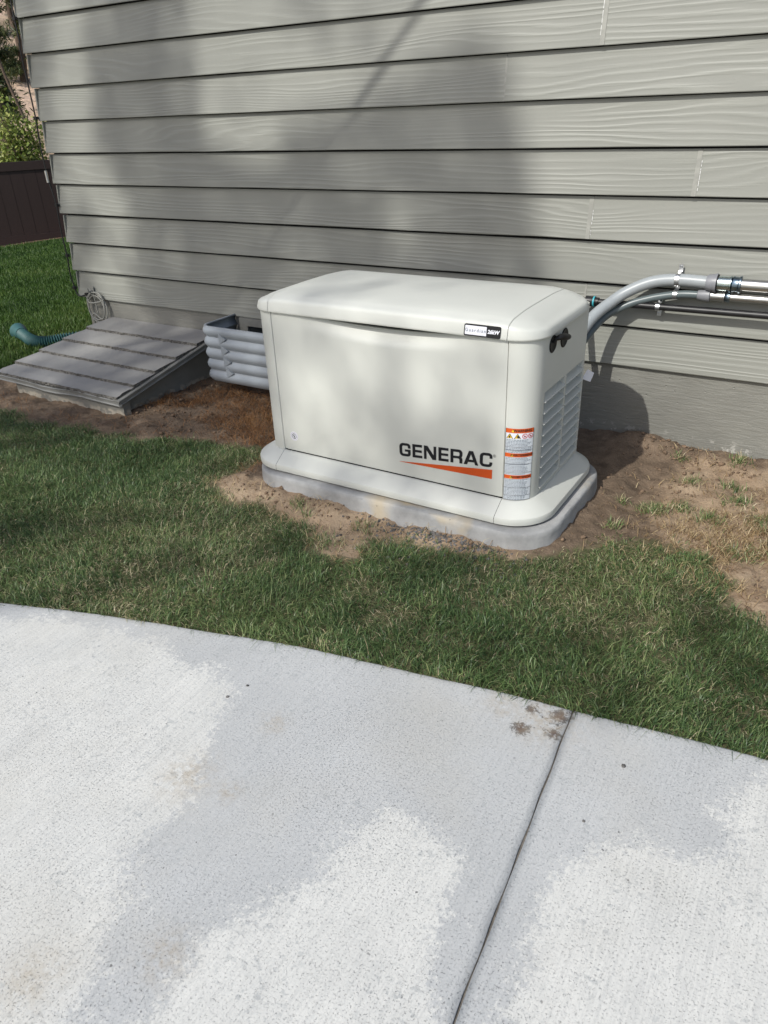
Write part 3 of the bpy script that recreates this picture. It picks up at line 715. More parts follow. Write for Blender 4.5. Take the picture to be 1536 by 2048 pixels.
# lettering
def curve_mesh(loops):
    cu = bpy.data.curves.new('c', 'CURVE'); cu.dimensions = '2D'; cu.fill_mode = 'BOTH'
    for L in loops:
        sp = cu.splines.new('POLY'); sp.points.add(len(L)-1); sp.use_cyclic_u = True
        for q, (a, b) in zip(sp.points, L): q.co = (a, b, 0, 1)
    o = bpy.data.objects.new('c', cu); col.objects.link(o)
    me = o.evaluated_get(bpy.context.evaluated_depsgraph_get()).to_mesh()
    V = [(v.co.x, v.co.y) for v in me.vertices]; Fc = [tuple(p.vertices) for p in me.polygons]
    bpy.data.objects.remove(o); bpy.data.curves.remove(cu); return V, Fc
def text_mesh(s, size, spacing=1., bold=0.):
    cu = bpy.data.curves.new('t', 'FONT'); cu.body = s; cu.size = size; cu.space_character = spacing; cu.offset = bold; cu.resolution_u = 3
    cu.align_x = 'CENTER'; cu.align_y = 'CENTER'
    o = bpy.data.objects.new('t', cu); col.objects.link(o)
    me = o.evaluated_get(bpy.context.evaluated_depsgraph_get()).to_mesh()
    V = [(v.co.x, v.co.y) for v in me.vertices]; Fc = [tuple(p.vertices) for p in me.polygons]
    bpy.data.objects.remove(o); bpy.data.curves.remove(cu); return V, Fc
def rounded(P):
    out = []
    for i, q in enumerate(P):
        x, y = q[0], q[1]; r = q[2] if len(q) > 2 else 0
        if not r: out.append((x, y)); continue
        a = Vector(P[i-1][:2]); b = Vector(P[(i+1) % len(P)][:2]); c = Vector((x, y))
        d0 = (a-c).normalized(); d1 = (b-c).normalized()
        for k in range(7):
            t = k/6; p_ = (1-t)**2*(c+d0*r)+2*t*(1-t)*(c+(d0+d1)*r*.12)+t*t*(c+d1*r); out.append(tuple(p_))
    return out
W_, T_, H_ = .86, .215, .195
LET = {
 'G': [[(W_, .62), (W_, 1, .24), (0, 1, .28), (0, 0, .28), (W_, 0, .2), (W_, .53), (.42, .53), (.42, .36), (W_-T_+.01, .36), (W_-T_+.01, H_, .05), (T_, H_, .1), (T_, 1-H_, .1), (W_-T_+.01, 1-H_, .06), (W_-T_+.01, .62)]],
 'E': [[(0, 0), (W_-.12, 0), (W_-.12, H_), (T_, H_), (T_, .41), (W_-.15, .41), (W_-.15, .59), (T_, .59), (T_, 1-H_), (W_-.13, 1-H_), (W_-.13, 1), (0, 1)]],
 'N': [[(0, 0), (T_-.02, 0), (T_-.02, .66), (W_-T_-.02, 0), (W_+.05, 0), (W_+.05, 1), (W_-T_+.07, 1), (W_-T_+.07, .34), (T_+.05, 1), (0, 1)]],
 'R': [[(0, 0), (T_, 0), (T_, .34), (W_-T_, .34, .1), (W_-T_, 0), (W_, 0), (W_, .40, .12), (W_-.07, .45, .03), (W_, .52, .1), (W_, 1, .24), (0, 1)], [(T_, .52), (T_, 1-H_), (W_-T_, 1-H_, .08), (W_-T_, .52, .08)]],
 'A': [[(-.04, 0), (T_, 0), (T_+.06, .19), (.95-T_-.03, .19), (.95-T_+.03, 0), (.99, 0), (.62, 1), (.33, 1)], [(.34, .37), (.475, .76), (.61, .37)]],
 'C': [[(W_, .62), (W_, 1, .24), (0, 1, .28), (0, 0, .28), (W_, 0, .24), (W_, .36), (W_-T_+.02, .36), (W_-T_+.02, H_, .06), (T_, H_, .1), (T_, 1-H_, .1), (W_-T_+.02, 1-H_, .06), (W_-T_+.02, .62)]]}
HL = .055; xcur = 0; adv = {'G': 1.0, 'E': .87, 'N': 1.07, 'R': .98, 'A': 1.08, 'C': .86}
parts = []
for ch in 'GENERAC':
    v, f = curve_mesh([rounded(l) for l in LET[ch]])
    parts.append(([(a+xcur, b) for a, b in v], f)); xcur += adv[ch]
LV, LF = add(*parts)
k_ = .3855/xcur
def door_y(x, z):
    u = (x-SL)/(SR-SL); t = (z+.1945)/.58
    return Y0-.0022*math.sin(math.pi*min(max(u, 0), 1))*math.sin(math.pi*min(max(t, 0), 1))-.0005
def on_door(P, off=.0008): return [(x, door_y(x, z)-off, z) for x, z in P]
shear = lambda x: (x+1.367)*.030/.385
lt = obj('brand_lettering', (on_door([(-1.367+a*k_, -.113+b*HL+shear(-1.367+a*k_)) for a, b in LV]), LF), M_INK, dr)
tip = [(-1.368, -.1375), (-.981, -.129), (-.981, -.092)]
tv = [(-1.368+(.387)*i/12, -.1382+(.0092)*i/12) for i in range(13)]; tu = [(-1.368+.387*i/12, -.1370+(.045)*i/12) for i in range(13)]
obj('orange_wedge', (on_door(tv+tu), [(i, i+1, 14+i, 13+i) for i in range(12)]), M_ORANGE, dr)
v, f = text_mesh('®', .0155); obj('registered_mark', (on_door([(a-.9735, b-.037) for a, b in v]), f), M_INK, dr)
def disc(cx_, cz_, r0, r1, n=28):
    P = [(cx_+r*math.cos(2*math.pi*k/n), cz_+r*math.sin(2*math.pi*k/n)) for r in (r0, r1) for k in range(n)]
    return P, [(k, (k+1) % n, n+(k+1) % n, n+k) for k in range(n)]
cxr, czr = -1.880, -.128
rs = obj('round_sticker', (on_door(disc(cxr, czr, .0005, .0205)[0], .0004), disc(0, 0, .001, 1)[1]), M_WHITE, dr)
obj('sticker_ring', (on_door(disc(cxr, czr, .0165, .0178)[0], .0009), disc(0, 0, .5, 1)[1]), M_MAUVE, rs)
obj('sticker_ring', (on_door(disc(cxr, czr, .0095, .0118)[0], .0009), disc(0, 0, .5, 1)[1]), M_INK, rs)
v, f = curve_mesh([[(-.001, .010), (-.0045, -.001), (-.0008, -.0008), (.0008, -.0105), (.0045, .0018), (.001, .0012)]])
obj('lightning_bolt', (on_door([(a*1.1+cxr, b*1.05+czr) for a, b in v], .0012), f), M_INK, rs)
# badge on the lid band
def lidband_y(z):
    t = (z-.393)/(.424-.393); return Y0-.0145+.006*t
bx0, bx1, bz0, bz1 = -1.094, -.962, .3895, .4275
def badge(x0, x1, z0, z1, r, d0, d1):
    P = rrect(x0, x1, z0, z1, r, 5); n = len(P)
    V = [(x, lidband_y(z)-d0, z) for x, z in P]+[(x, lidband_y(z)-d1, z) for x, z in P]
    return V, [(k, (k+1) % n, n+(k+1) % n, n+k) for k in range(n)]+[tuple(range(n, 2*n)), tuple(range(n))[::-1]]
bd = obj('badge', badge(bx0, bx1, bz0, bz1, .006, -.004, .0025), M_BLACK, lidp)
obj('badge_field', badge(bx0+.004, bx0+.082, bz0+.0045, bz1-.0045, .002, .0026, .0031), M_WHITE, bd)
def on_badge(P, off): return [(x, lidband_y(z)-off, z) for x, z in P]
v, f = text_mesh('Guardian', .0150, 1.38, .0001); obj('badge_text', (on_badge([(a+bx0+.0425, b+(bz0+bz1)/2) for a, b in v], .0036), f), M_FINE, bd)
v, f = text_mesh('26kW', .0165, .95, .0008); obj('badge_text', (on_badge([(a+.12*b+bx0+.107, b+(bz0+bz1)/2) for a, b in v], .0032), f), M_WHITE, bd)
# warning sticker wrapped round the right front corner
def wrap(s, off):
    f0 = (X1-RB)-SR
    if s < f0: return SR+s, Y0-off
    a = (s-f0)/RB
    if a < math.pi/2: return X1-RB+(RB+off)*math.sin(a), Y0+RB-(RB+off)*math.cos(a)
    return X1+off, Y0+RB+(s-f0-RB*math.pi/2)
def on_wrap(P, off): return [(*wrap(s, off), z) for s, z in P]
S0, S1, Z0, Z1 = .004, .104, -.1985, .079
def wrect(s0, s1, z0, z1, n=14):
    P = [(s0+(s1-s0)*i/n, z) for z in (z0, z1) for i in range(n+1)]; return P, [(i, i+1, n+2+i, n+1+i) for i in range(n)]
def wobj(name, pf, off, mat, par): return obj(name, (on_wrap(pf[0], off), pf[1]), mat, par)
stk = wobj('warning_sticker', wrect(S0, S1, Z0, Z1), .0006, M_PAPER, gen)
HEAD = [('WARNING', .079, .0625, .62), ('AVERTISSEMENT', -.0135, -.0285, .52), ('ADVERTENCIA', -.0985, -.1130, .50)]
for s_, za, zb, cxx in HEAD:
    wobj('header_band', wrect(S0, S1, zb, za), .0010, M_WARN, stk)
    v, f = text_mesh(s_, .0135 if len(s_) < 10 else .0108, 1.0, .0004); v = [(a, b*1.05) for a, b in v]
    wobj('header_text', ([(a+S0+(S1-S0)*(.60), b+(za+zb)/2) for a, b in v], f), .0014, M_INK, stk)
    wobj('header_triangle', ([(S0+.020, (za+zb)/2-.005), (S0+.031, (za+zb)/2-.005), (S0+.0255, (za+zb)/2+.005)], [(0, 1, 2)]), .0014, M_YELLOW, stk)
# border lines and rules
brd = [wrect(S0, S1, Z0, Z0+.0016), wrect(S0, S0+.0013, Z0, Z1, 1), wrect(S1-.0013, S1, Z0, Z1, 1)]
rules = [.0105, -.0105+.0115, -.0545, -.0855, -.148, -.178]
for z in (.0100, -.0035+.0015, -.056, -.089, -.1485, -.1795): brd.append(wrect(S0, S1, z, z+.0010))
wobj('rules', add(*brd), .0018, M_INK, stk)
fp = []
for a, b in ((.0375, -.0115), (-.0305, -.0965), (-.1150, -.1955)):
    z = a
    while z > b:
        s = S0+.004; end = S1-.006-random.random()*.022
        while s < end:
            ww = random.uniform(.0035, .0095); fp.append(wrect(s, min(s+ww, end), z-.0021, z, 1)); s += ww+.0019
        z -= .0052
tag(wobj('fine_print', add(*fp), .0014, M_FINE, stk), kind='stuff')
wobj('pictogram_strip', wrect(S0+.002, S1-.002, .0402, .0615), .0009, M_WHITE, stk)
for q in range(2):
    c = S0+.015+q*.027
    wobj('hazard_triangle', ([(c-.012, .0415), (c+.012, .0415), (c, .0610)], [(0, 1, 2)]), .0013, M_INK, stk)
    wobj('hazard_triangle_field', ([(c-.0095, .0430), (c+.0095, .0430), (c, .0580)], [(0, 1, 2)]), .0017, M_YELLOW, stk)
    wobj('hazard_mark', ([(c-.003+q*.004, .0440), (c+.001+q*.006, .0440), (c+.002+q*.005, .0495), (c+.001, .0545), (c-.003, .0490)], [(0, 1, 2, 3, 4)]), .0021, M_INK, stk)
for q in range(2):
    c = S0+.067+q*.021; zc = .0508
    wobj('prohibition_ring', (disc(c, zc, .0072, .0094, 22)[0], disc(0, 0, .5, 1, 22)[1]), .0013, M_RED, stk)
    wobj('prohibition_bar', ([(c-.0058, zc+.0042), (c-.0045, zc+.0056), (c+.0058, zc-.0042), (c+.0045, zc-.0056)], [(0, 1, 2, 3)]), .0021, M_RED, stk)
    wobj('prohibition_mark', ([(c-.0045, zc-.003), (c+.0045, zc-.003), (c+.003, zc-.0005), (c, zc+.003), (c-.003, zc-.0002)], [(0, 1, 2, 3, 4)]), .0017, M_INK, stk)
# door latch on the right end
def yz_disc(y, z, ry, rz_, x0, x1, n=24):
    V = [(x, y+ry*f*math.cos(2*math.pi*k/n), z+rz_*f*math.sin(2*math.pi*k/n)) for x, f in ((x0, 1), (x1-.002, 1), (x1, .88), (x1-.003, .6), (x1-.003, .02)) for k in range(n)]
    return V, [(r*n+k, r*n+(k+1) % n, (r+1)*n+(k+1) % n, (r+1)*n+k) for r in range(4) for k in range(n)]
obj('latch_cup', yz_disc(-.935, .345, .033, .030, X1-.002, X1+.004), M_BLACK, gen, 40); la = obj('latch', yz_disc(-.822, .338, .036, .034, X1-.002, X1+.004), M_BLACK, gen, 40)
hv = [Vector((X1+.008, -.935, .362)), Vector((X1+.020, -.915, .366)), Vector((X1+.024, -.88, .358)), Vector((X1+.022, -.84, .348)), Vector((X1+.012, -.815, .342))]
obj('latch_handle', tube(catmull(hv, 5), [.006+.006*math.sin(math.pi*min(1, i/20*1.1)) for i in range(21)], 10), M_BLACK, la, 60)
obj('latch_hook', tube([(X1+.003, -.936, .350), (X1+.009, -.937, .362), (X1+.006, -.925, .366)], .005, 8), M_BLACK, la, 60)

# hang tag behind the generator
tg = obj('hang_tag', ([(-.835, -.520, .135), (-.815, -.500, .118), (-.825, -.505, .082), (-.852, -.530, .098), (-.836, -.5215, .135), (-.816, -.5015, .118), (-.826, -.5065, .082), (-.853, -.5315, .098)],
     [(0, 1, 2, 3), (7, 6, 5, 4), (0, 4, 5, 1), (1, 5, 6, 2), (2, 6, 7, 3), (3, 7, 4, 0)]), M_WHITE)
tag(tg, 'small white paper tag sticking out behind the generator', 'tag')

# ------------------------------------------------------------------ conduits and gas pipe on the wall
def conduit(name, label, zc, R, flexR, path, fitx, mat, mf):
    t = empty(name, (fitx, -.045, zc), label, 'conduit')
    fp_ = catmull(path, 12); L = [0]
    for a, b in zip(fp_[:-1], fp_[1:]): L.append(L[-1]+(b-a).length)
    # resample with fine ribs
    n = int(L[-1]/.0035); P = []; rr_ = []
    Ls = np.array(L); A = np.array([tuple(q) for q in fp_])
    for i in range(n+1):
        s = L[-1]*i/n; P.append(tuple(np.interp(s, Ls, A[:, j]) for j in range(3))); rr_.append(flexR*(1+.020*(i % 2)))
    obj('flexible_tube', tube(P, rr_, 18), mat, t, 70)
    return t
yW = -.045
A = conduit('electrical_conduit', 'thick pale grey flexible conduit curving from steel pipe down behind generator', .400, .021, .0240,
            [(-.50, -.042, .398), (-.638, -.042, .400), (-.735, -.046, .386), (-.815, -.066, .352), (-.878, -.104, .308), (-.945, -.200, .235), (-.985, -.34, .10), (-1.0, -.50, -.06)], -.5, M_FLEX, None)
def rings_x(prof, yc, zc, n=24):
    prof = [(x, r*1.2) for x, r in prof]
    V = [(x, yc+r*math.cos(2*math.pi*k/n), zc+r*math.sin(2*math.pi*k/n)) for x, r in prof for k in range(n)]
    return V, [(i*n+k, i*n+(k+1) % n, (i+1)*n+(k+1) % n, (i+1)*n+k) for i in range(len(prof)-1) for k in range(n)]+[tuple(range(n))[::-1], tuple((len(prof)-1)*n+k for k in range(n))]
obj('plastic_nut', rings_x([(-.528, .021), (-.527, .0245), (-.505, .0285), (-.497, .0285), (-.496, .031), (-.488, .031), (-.487, .024)], yW, .399, 12), M_PVC, A, 40)
obj('black_gasket', rings_x([(-.489, .020), (-.488, .0275), (-.484, .0275), (-.483, .020)], yW, .399), M_BLACK, A, 40)
obj('steel_connector', rings_x([(-.486, .020), (-.485, .0235), (-.440, .0240), (-.438, .027), (-.434, .027), (-.433, .020)], yW, .399), M_ZINCBLUE, A, 40)
obj('blue_nut', rings_x([(-.434, .020), (-.432, .0225), (-.428, .0265), (-.420, .0245), (-.408, .0245), (-.404, .0275), (-.398, .0275), (-.396, .021)], yW, .399, 10), M_BLUE, A, 40)
obj('steel_pipe', tube([(-.405, yW, .399), (2.6, yW, .399)], .0232, 24), M_STEEL, A, 60)
B = conduit('electrical_conduit', 'thin dark grey flexible conduit running just below the thick pale one', .347, .014, .0152,
            [(-.52, -.036, .346), (-.60, -.036, .344), (-.66, -.037, .336), (-.745, -.045, .316), (-.835, -.065, .282), (-.92, -.115, .220), (-.985, -.25, .09), (-1.03, -.50, -.1)], -.5, M_FLEXD, None)
yB = -.036
obj('plastic_nut', rings_x([(-.556, .014), (-.554, .0165), (-.525, .0205), (-.508, .0205), (-.506, .018), (-.504, .014)], yB, .346, 10), M_PVC, B, 40)
obj('steel_connector', rings_x([(-.504, .013), (-.503, .0175), (-.500, .0175), (-.499, .0155), (-.458, .0155), (-.456, .0178), (-.452, .0178), (-.451, .013)], yB, .346), M_STEEL, B, 40)
obj('blue_nut', rings_x([(-.452, .0125), (-.450, .0150), (-.440, .0175), (-.432, .0175), (-.430, .013)], yB, .346, 10), M_BLUE, B, 40)
obj('steel_pipe', tube([(-.445, yB, .346), (2.6, yB, .346)], .0158, 20), M_STEEL, B, 60)
gp = empty('gas_pipe', (-.6, -.05, .286), 'black iron gas pipe running along the siding below the steel conduits', 'pipe')
gz = lambda x: .2845+.004*(x+.97)/.7
obj('iron_pipe', tube([(-.985, -.048, gz(-.985)), (2.6, -.048, gz(2.6))], .0138, 18), M_IRON, gp, 60)
obj('elbow', add(rings_x([(-1.012, .012), (-1.011, .0185), (-.978, .0185), (-.972, .016), (-.955, .0155), (-.953, .011)], -.048, gz(-.98), 16), tube(catmull([(-1.005, -.048, .284), (-1.025, -.07, .284), (-1.03, -.11, .284), (-1.03, -.5, .284)], 6), .016, 14)), M_IRON, gp, 50)
obj('thread_tape', rings_x([(-.978, .0165), (-.9775, .0195), (-.971, .0195), (-.9705, .0160)], -.048, gz(-.97), 18), M_TAPE, gp, 40)
def strap(name, label, x, yc, zc, R, up=True, down=False, grp='pipe straps'):
    t = empty(name, (x, 0, zc), label, 'strap', grp); w2 = .0085; th = .0016
    V = []; n = 20; seq = []
    zs = (-1 if down else 1)
    # omega profile in (y,z): tab on wall, round the pipe, other side returns to the wall
    for s, r in ((1, R+th), (0, R+.0002)): pass
    def pathf(r):
        P = [(-.006, zc+zs*(R+.032)), (-.006, zc+zs*(r+.004))]
        for k in range(n+1):
            a = math.pi/2-math.pi*k/n; P.append((yc-r*math.cos(a), zc+zs*r*math.sin(a)))
        P += [(-.004, zc-zs*r)] if not down else [(-.005, zc-zs*(r+.004)), (-.005, zc-zs*(R+.026))]
        return P
    a = pathf(R+.0004); b = pathf(R+.0004+th); b = [(y-th if i < 2 else y, z) for i, (y, z) in enumerate(b)]
    if down: b = [(y-th if i >= len(b)-2 else y, z) for i, (y, z) in enumerate(b)]
    m = len(a); V = [(xx, y, z) for xx in (x-w2, x+w2) for y, z in a+b]
    Fc = []
    for i in range(m-1):
        Fc += [(i, i+1, 2*m+i+1, 2*m+i), (m+i, 3*m+i, 3*m+i+1, m+i+1), (i, m+i, m+i+1, i+1), (2*m+i, 2*m+i+1, 3*m+i+1, 3*m+i)]
    Fc += [(0, 2*m, 3*m, m), (m-1, 2*m-1, 4*m-1, 3*m-1)]
    obj('band', (V, Fc), M_ZINC, t, 40)
    for sgn in ((zs, -zs) if down else (zs,)):
        zz_ = zc+sgn*(R+.021)
        Vd = [(x+.0058*f*math.cos(2*math.pi*k/12), yy, zz_+.0058*f*math.sin(2*math.pi*k/12)) for yy, f in ((-.006, 1), (-.0105, 1), (-.012, .7), (-.0105, .4)) for k in range(12)]
        obj('screw', (Vd, [(r*12+k, r*12+(k+1) % 12, (r+1)*12+(k+1) % 12, (r+1)*12+k) for r in range(3) for k in range(12)]+[tuple(range(36, 48))]), M_STEEL if not down else M_ZINC, t)
    rb = [(x+dx, yc-(R+th+.0012)*math.cos(a_), zc+zs*(R+th+.0012)*math.sin(a_)) for a_ in np.linspace(-.9, .9, 8) for dx in (-.0035, .0035)]
    obj('rib', (rb, [(2*i, 2*i+1, 2*i+3, 2*i+2) for i in range(7)]), M_ZINC, t)
strap('pipe_strap', 'zinc strap with upward tab around the thick pale flexible conduit', -.640, -.042, .400, .0246)
strap('pipe_strap', 'small zinc strap around the thin dark flexible conduit', -.643, -.0365, .339, .0157)
strap('pipe_strap', 'two-screw zinc strap around the black gas pipe', -.703, -.048, gz(-.703), .0142, down=True)

# ------------------------------------------------------------------ cables at the house corner
ck = [(-4.541, 1.75), (-4.545, 1.629), (-4.545, 1.50), (-4.557, 1.424), (-4.558, 1.25), (-4.560, 1.089), (-4.575, .92), (-4.575, .763), (-4.562, .66), (-4.552, .579), (-4.565, .42), (-4.563, .272), (-4.572, .15), (-4.555, .045), (-4.53, .008), (-4.47, .018), (-4.445, .026)]
cb = empty('corner_cable', (-4.56, -.012, .8), 'thin black cable clipped down the corner of the house', 'cable')
obj('cable', tube(catmull([(-4.54, -.010, 3.0)]+[(x, -.011, z) for x, z in ck], 5), .0045, 8), M_CABLE, cb, 70)
for x, z in ((-4.546, 1.60), (-4.561, 1.085), (-4.553, .585), (-4.563, .272), (-4.566, .06), (-4.452, .025)):
    obj('cable_clip', add(box(x-.010, x+.014, -.018, -.001, z-.009, z+.009), box(x+.008, x+.02, -.012, -.002, z-.006, z+.006)), M_CABLE, cb)
cn = obj('cable_splice', tube([(-4.578, -.014, .79), (-4.575, -.016, .72)], [.009, .009], 10), M_STEEL); tag(cn, 'shiny splice on the black corner cable', 'splice')
co = empty('cable_coil', (-4.37, -.02, -.04), 'coil of grey painted cable hanging below the siding near the corner', 'cable coil')
lp = []
for k in range(46):
    a = .6+2*math.pi*2.1*k/45; r = .075+.012*math.sin(a*.7); lp.append((-4.365+r*1.15*math.cos(a), -.012-.004*math.sin(a*1.3), -.055+r*1.15*math.sin(a)))
obj('cable_loop', tube(catmull([(-4.45, -.012, .025), (-4.43, -.014, -.03)]+lp, 3), .0052, 8), M_GCABLE, co, 70)
obj('cable_tail', tube(catmull([(-4.43, -.012, .01), (-4.38, -.02, .045), (-4.30, -.02, .035), (-4.285, -.018, -.05), (-4.33, -.016, -.13), (-4.42, -.012, -.10), (-4.43, -.008, -.22)], 6), .0052, 8), M_GCABLE, co, 70)
obj('cable_drop', tube([(-4.375, -.012, .04), (-4.37, -.012, -.10)], .004, 8), M_GCABLE, co)
obj('coil_hook', add(tube(catmull([(-4.39, -.004, .055), (-4.39, -.035, .05), (-4.39, -.04, .075)], 5), .005, 8), box(-4.405, -4.375, -.006, -.0005, .03, .08)), M_GCABLE, co)

# ------------------------------------------------------------------ green corrugated drain hose behind the bulkhead
hs = empty('drain_hose', (-5.2, -.05, GZ), 'green corrugated drain hose lying on the lawn beyond the bulkhead', 'hose')
HOSE = [(-5.19, -.085, -.304), (-5.08, -.125, -.310), (-4.98, -.155, -.314), (-4.89, -.155, -.316), (-4.83, -.10, -.316), (-4.78, -.01, -.316), (-4.70, .10, -.316)]
hp = catmull(HOSE, 30)
obj('corrugated_hose', tube(hp, [.038+.0065*math.sin(i*2*math.pi/5) for i in range(len(hp))], 18), M_HOSE, hs, 70)
h0 = Vector(HOSE[0]); hd = (h0-Vector(HOSE[1])).normalized()
obj('hose_end', tube([h0-hd*.01, h0+hd*.012, h0+hd*.03, h0+hd*.085-Vector((0, 0, .004))], [.044, .047, .049, .062], 18, False), M_HOSE, hs, 50)

# ------------------------------------------------------------------ fence, mulch strip, hillside, background trees
CO = Vector((0, -3.3511, 1.078))
def far(dx, dy, d): n = math.hypot(dx, dy); return CO.x+dx/n*d, CO.y+dy/n*d
fl = Vector((*far(-.8452, .5345, 17), 0)); fr = Vector((*far(-.8118, .5839, 17), 0)); fd = (fr-fl).normalized()
fang = math.atan2(fd.y, fd.x); fz = -1.055; ft = .395
fe = empty('vinyl_fence', (fl.x, fl.y, fz), 'dark brown privacy fence of vertical boards beyond the lawn', 'fence')
def fbox(a0, a1, b0, b1, z0, z1):
    nrm = Vector((-fd.y, fd.x, 0)); V, Fc = box(a0, a1, b0, b1, z0, z1)
    return [tuple(fl+fd*x+nrm*y+Vector((0, 0, z))) for x, y, z in V], Fc
a = -11.6; i = 0
while a < 5.5:
    obj('board', fbox(a, a+.221, 0, .03, fz+.12, ft-.10), M_FENCE, fe); obj('board_groove', fbox(a+.221, a+.228, .008, .028, fz+.12, ft-.10), M_FENCE, fe); a += .228; i += 1
obj('top_rail', fbox(-11.6, 5.5, -.025, .055, ft-.15, ft), M_FENCE, fe); obj('bottom_rail', fbox(-11.6, 5.5, -.02, .05, fz+.02, fz+.16), M_FENCE, fe)
for a in (-11.7, -7.2, -2.7, 2.7, 5.6): obj('post', fbox(a-.065, a+.065, -.05, .08, fz-.3, ft+.06), M_FENCE, fe)
V, Fc = fbox(-6, 8, -.95, .6, 0, 0); mv = []
gm = [(a, b) for a in np.linspace(-14, 8, 70) for b in np.linspace(-.75, .9, 9)]
nrm = Vector((-fd.y, fd.x, 0)); mv = []
for a, b in gm:
    q = fl+fd*a+nrm*b; mv.append((q.x, q.y, float(ground_h(q.x, q.y))+.045*float(fbm(np.array(a*3), np.array(b*3)))-.008+(-.05 if b in (-.75,) else 0)+max(0, .0)))
mu = obj('mulch_bed', (mv, [(i*9+j, i*9+j+1, (i+1)*9+j+1, (i+1)*9+j) for i in range(69) for j in range(8)]), M_MULCH, None, 180); tag(mu, kind='structure')
hx, hy = [], []
V = []; nu, nv = 60, 40
for j in range(nv+1):
    d = 19.5+ (j/nv)**1.7*160
    for i in range(nu+1):
        an = math.radians(10+130*i/nu); x = CO.x-math.sin(an)*d; y = CO.y+math.cos(an)*d
        V.append((x, y, -1.35+.26*(d-19.5)+2.0*(float(fbm(np.array(x*.09), np.array(y*.09)))-.5)*min(1, (d-19.5)/8)))
hill = obj('hillside', (V, [(j*(nu+1)+i, j*(nu+1)+i+1, (j+1)*(nu+1)+i+1, (j+1)*(nu+1)+i) for j in range(nv) for i in range(nu)]), M_HILL, None, 180); tag(hill, kind='structure')

def cards(P, size, asp=.35, tint=None, up=0.):
    """one bent leaf card per point"""
    P = np.asarray(P, float); n = len(P)
    d = RNG.normal(size=(n, 3)); d[:, 2] += up; d /= np.linalg.norm(d, axis=1)[:, None]
    e = np.cross(d, RNG.normal(size=(n, 3))); e /= np.linalg.norm(e, axis=1)[:, None]
    s = size*RNG.uniform(.6, 1.3, n)[:, None]
    V = np.stack([P-d*s*.5, P+e*s*asp*.5, P+d*s*.5, P-e*s*asp*.5], 1).reshape(-1, 3)
    me = fast_mesh('foliage', V, np.arange(n*4).reshape(n, 4), 4)
    fattr(me, 'tint', np.repeat(RNG.random(n) if tint is None else tint, 4)); return me
def trunk_mesh(base, top, r0, r1, wob=.1):
    P = [Vector(base).lerp(Vector(top), t)+Vector((wob*(random.random()-.5), wob*(random.random()-.5), 0))*(0 if t in (0, 1) else 1) for t in np.linspace(0, 1, 8)]
    return tube(catmull(P, 3), list(np.linspace(r0, r1, 22)), 9)
def ray_point(dx, dy, dz, d): n = math.hypot(dx, dy); return Vector((CO.x+dx/n*d, CO.y+dy/n*d, CO.z+dz/n*d))
def img_dir(px, py): return F_+R_*((px-768)/1501.35)-U_*((py-1024)/1501.35)
def conifer(name, label, base, H, rad, n, grp):
    n *= 2
    t = empty(name, base, label, 'tree', grp); base = Vector(base)
    obj('trunk', trunk_mesh(base-Vector((0, 0, .4)), base+Vector((0, 0, H)), .16, .03, .12), M_BARK, t, 60)
    Pl = []; limbs = []
    for k in range(int(H*6)):
        h = H*(.12+.86*random.random()); L = rad*(1.05-h/H)*random.uniform(.6, 1.1)+.15; a = random.uniform(0, 2*math.pi)
        d = Vector((math.cos(a), math.sin(a), -.12)); o_ = base+Vector((0, 0, h)); limbs.append(tube([o_, o_+d*L*.5, o_+d*L+Vector((0, 0, .06))], [.03, .02, .006], 5))
        m = int(n/(H*6)); tt = np.sqrt(RNG.random(m))*L
        Pl.append(np.array(o_)+np.outer(tt, np.array(d))+RNG.normal(size=(m, 3))*np.array([.16, .16, .09])*(.4+.6*tt[:, None]/max(L, .1)))
    obj('limb', add(*limbs), M_BARK, t, 60)
    Pl = np.concatenate(Pl); link('crown', cards(Pl, .20, .16), M_PINE, t)
    return t
def gnd(px, py, d):
    v = img_dir(px, py); q = ray_point(v.x, v.y, v.z, d); return (q.x, q.y, -1.35+.26*max(0, d-19.5)-.1)
conifer('pine_tree', 'dark pine with sweeping branches at the top left beside the house corner', gnd(-6, 200, 23), 5.2, 1.15, 5200, 'pines behind the fence')
conifer('pine_tree', 'smaller pine on the dry slope close to the house corner', gnd(62, 200, 33), 4.2, 1.0, 3200, 'pines behind the fence')
conifer('pine_tree', 'far pine high on the dry hillside at the photo edge', gnd(22, 80, 52), 8.5, 1.8, 5200, 'pines behind the fence')
conifer('pine_tree', 'pine hidden mostly past the left photo edge', gnd(-60, 100, 38), 8, 1.6, 4500, 'pines behind the fence')
def shrub(name, label, px, d, H, rad, n, mat):
    b = Vector(gnd(px, 300, d)); b.z = -1.3; t = empty(name, b, label, 'shrub')
    stems = []; Pl = []
    for k in range(13):
        a = random.uniform(0, 2*math.pi); q = b+Vector((math.cos(a)*rad*random.random(), math.sin(a)*rad*random.random(), H*random.uniform(.6, 1.05)))
        stems.append(tube([b+Vector((.05*math.cos(a), .05*math.sin(a), 0)), b.lerp(q, .5)+Vector((0, 0, .1)), q], [.02, .014, .005], 5))
        m = n//13; tt = RNG.uniform(.25, 1.02, m)[:, None]; Pl.append(np.array(b)*(1-tt)+np.array(q)*tt+RNG.normal(size=(m, 3))*np.array([.17, .17, .14]))
    obj('stem', add(*stems), M_BARK, t, 60); link('crown', cards(np.concatenate(Pl), .085, .6, up=.3), mat, t)
shrub('leafy_shrub', 'sunlit yellow-green leafy shrub showing above the brown fence', 38, 19.2, 2.75, .62, 5200, M_LEAF)
shrub('leafy_shrub', 'darker green shrub at the left photo edge above the fence', -30, 20.5, 2.6, .6, 4000, M_PINE)
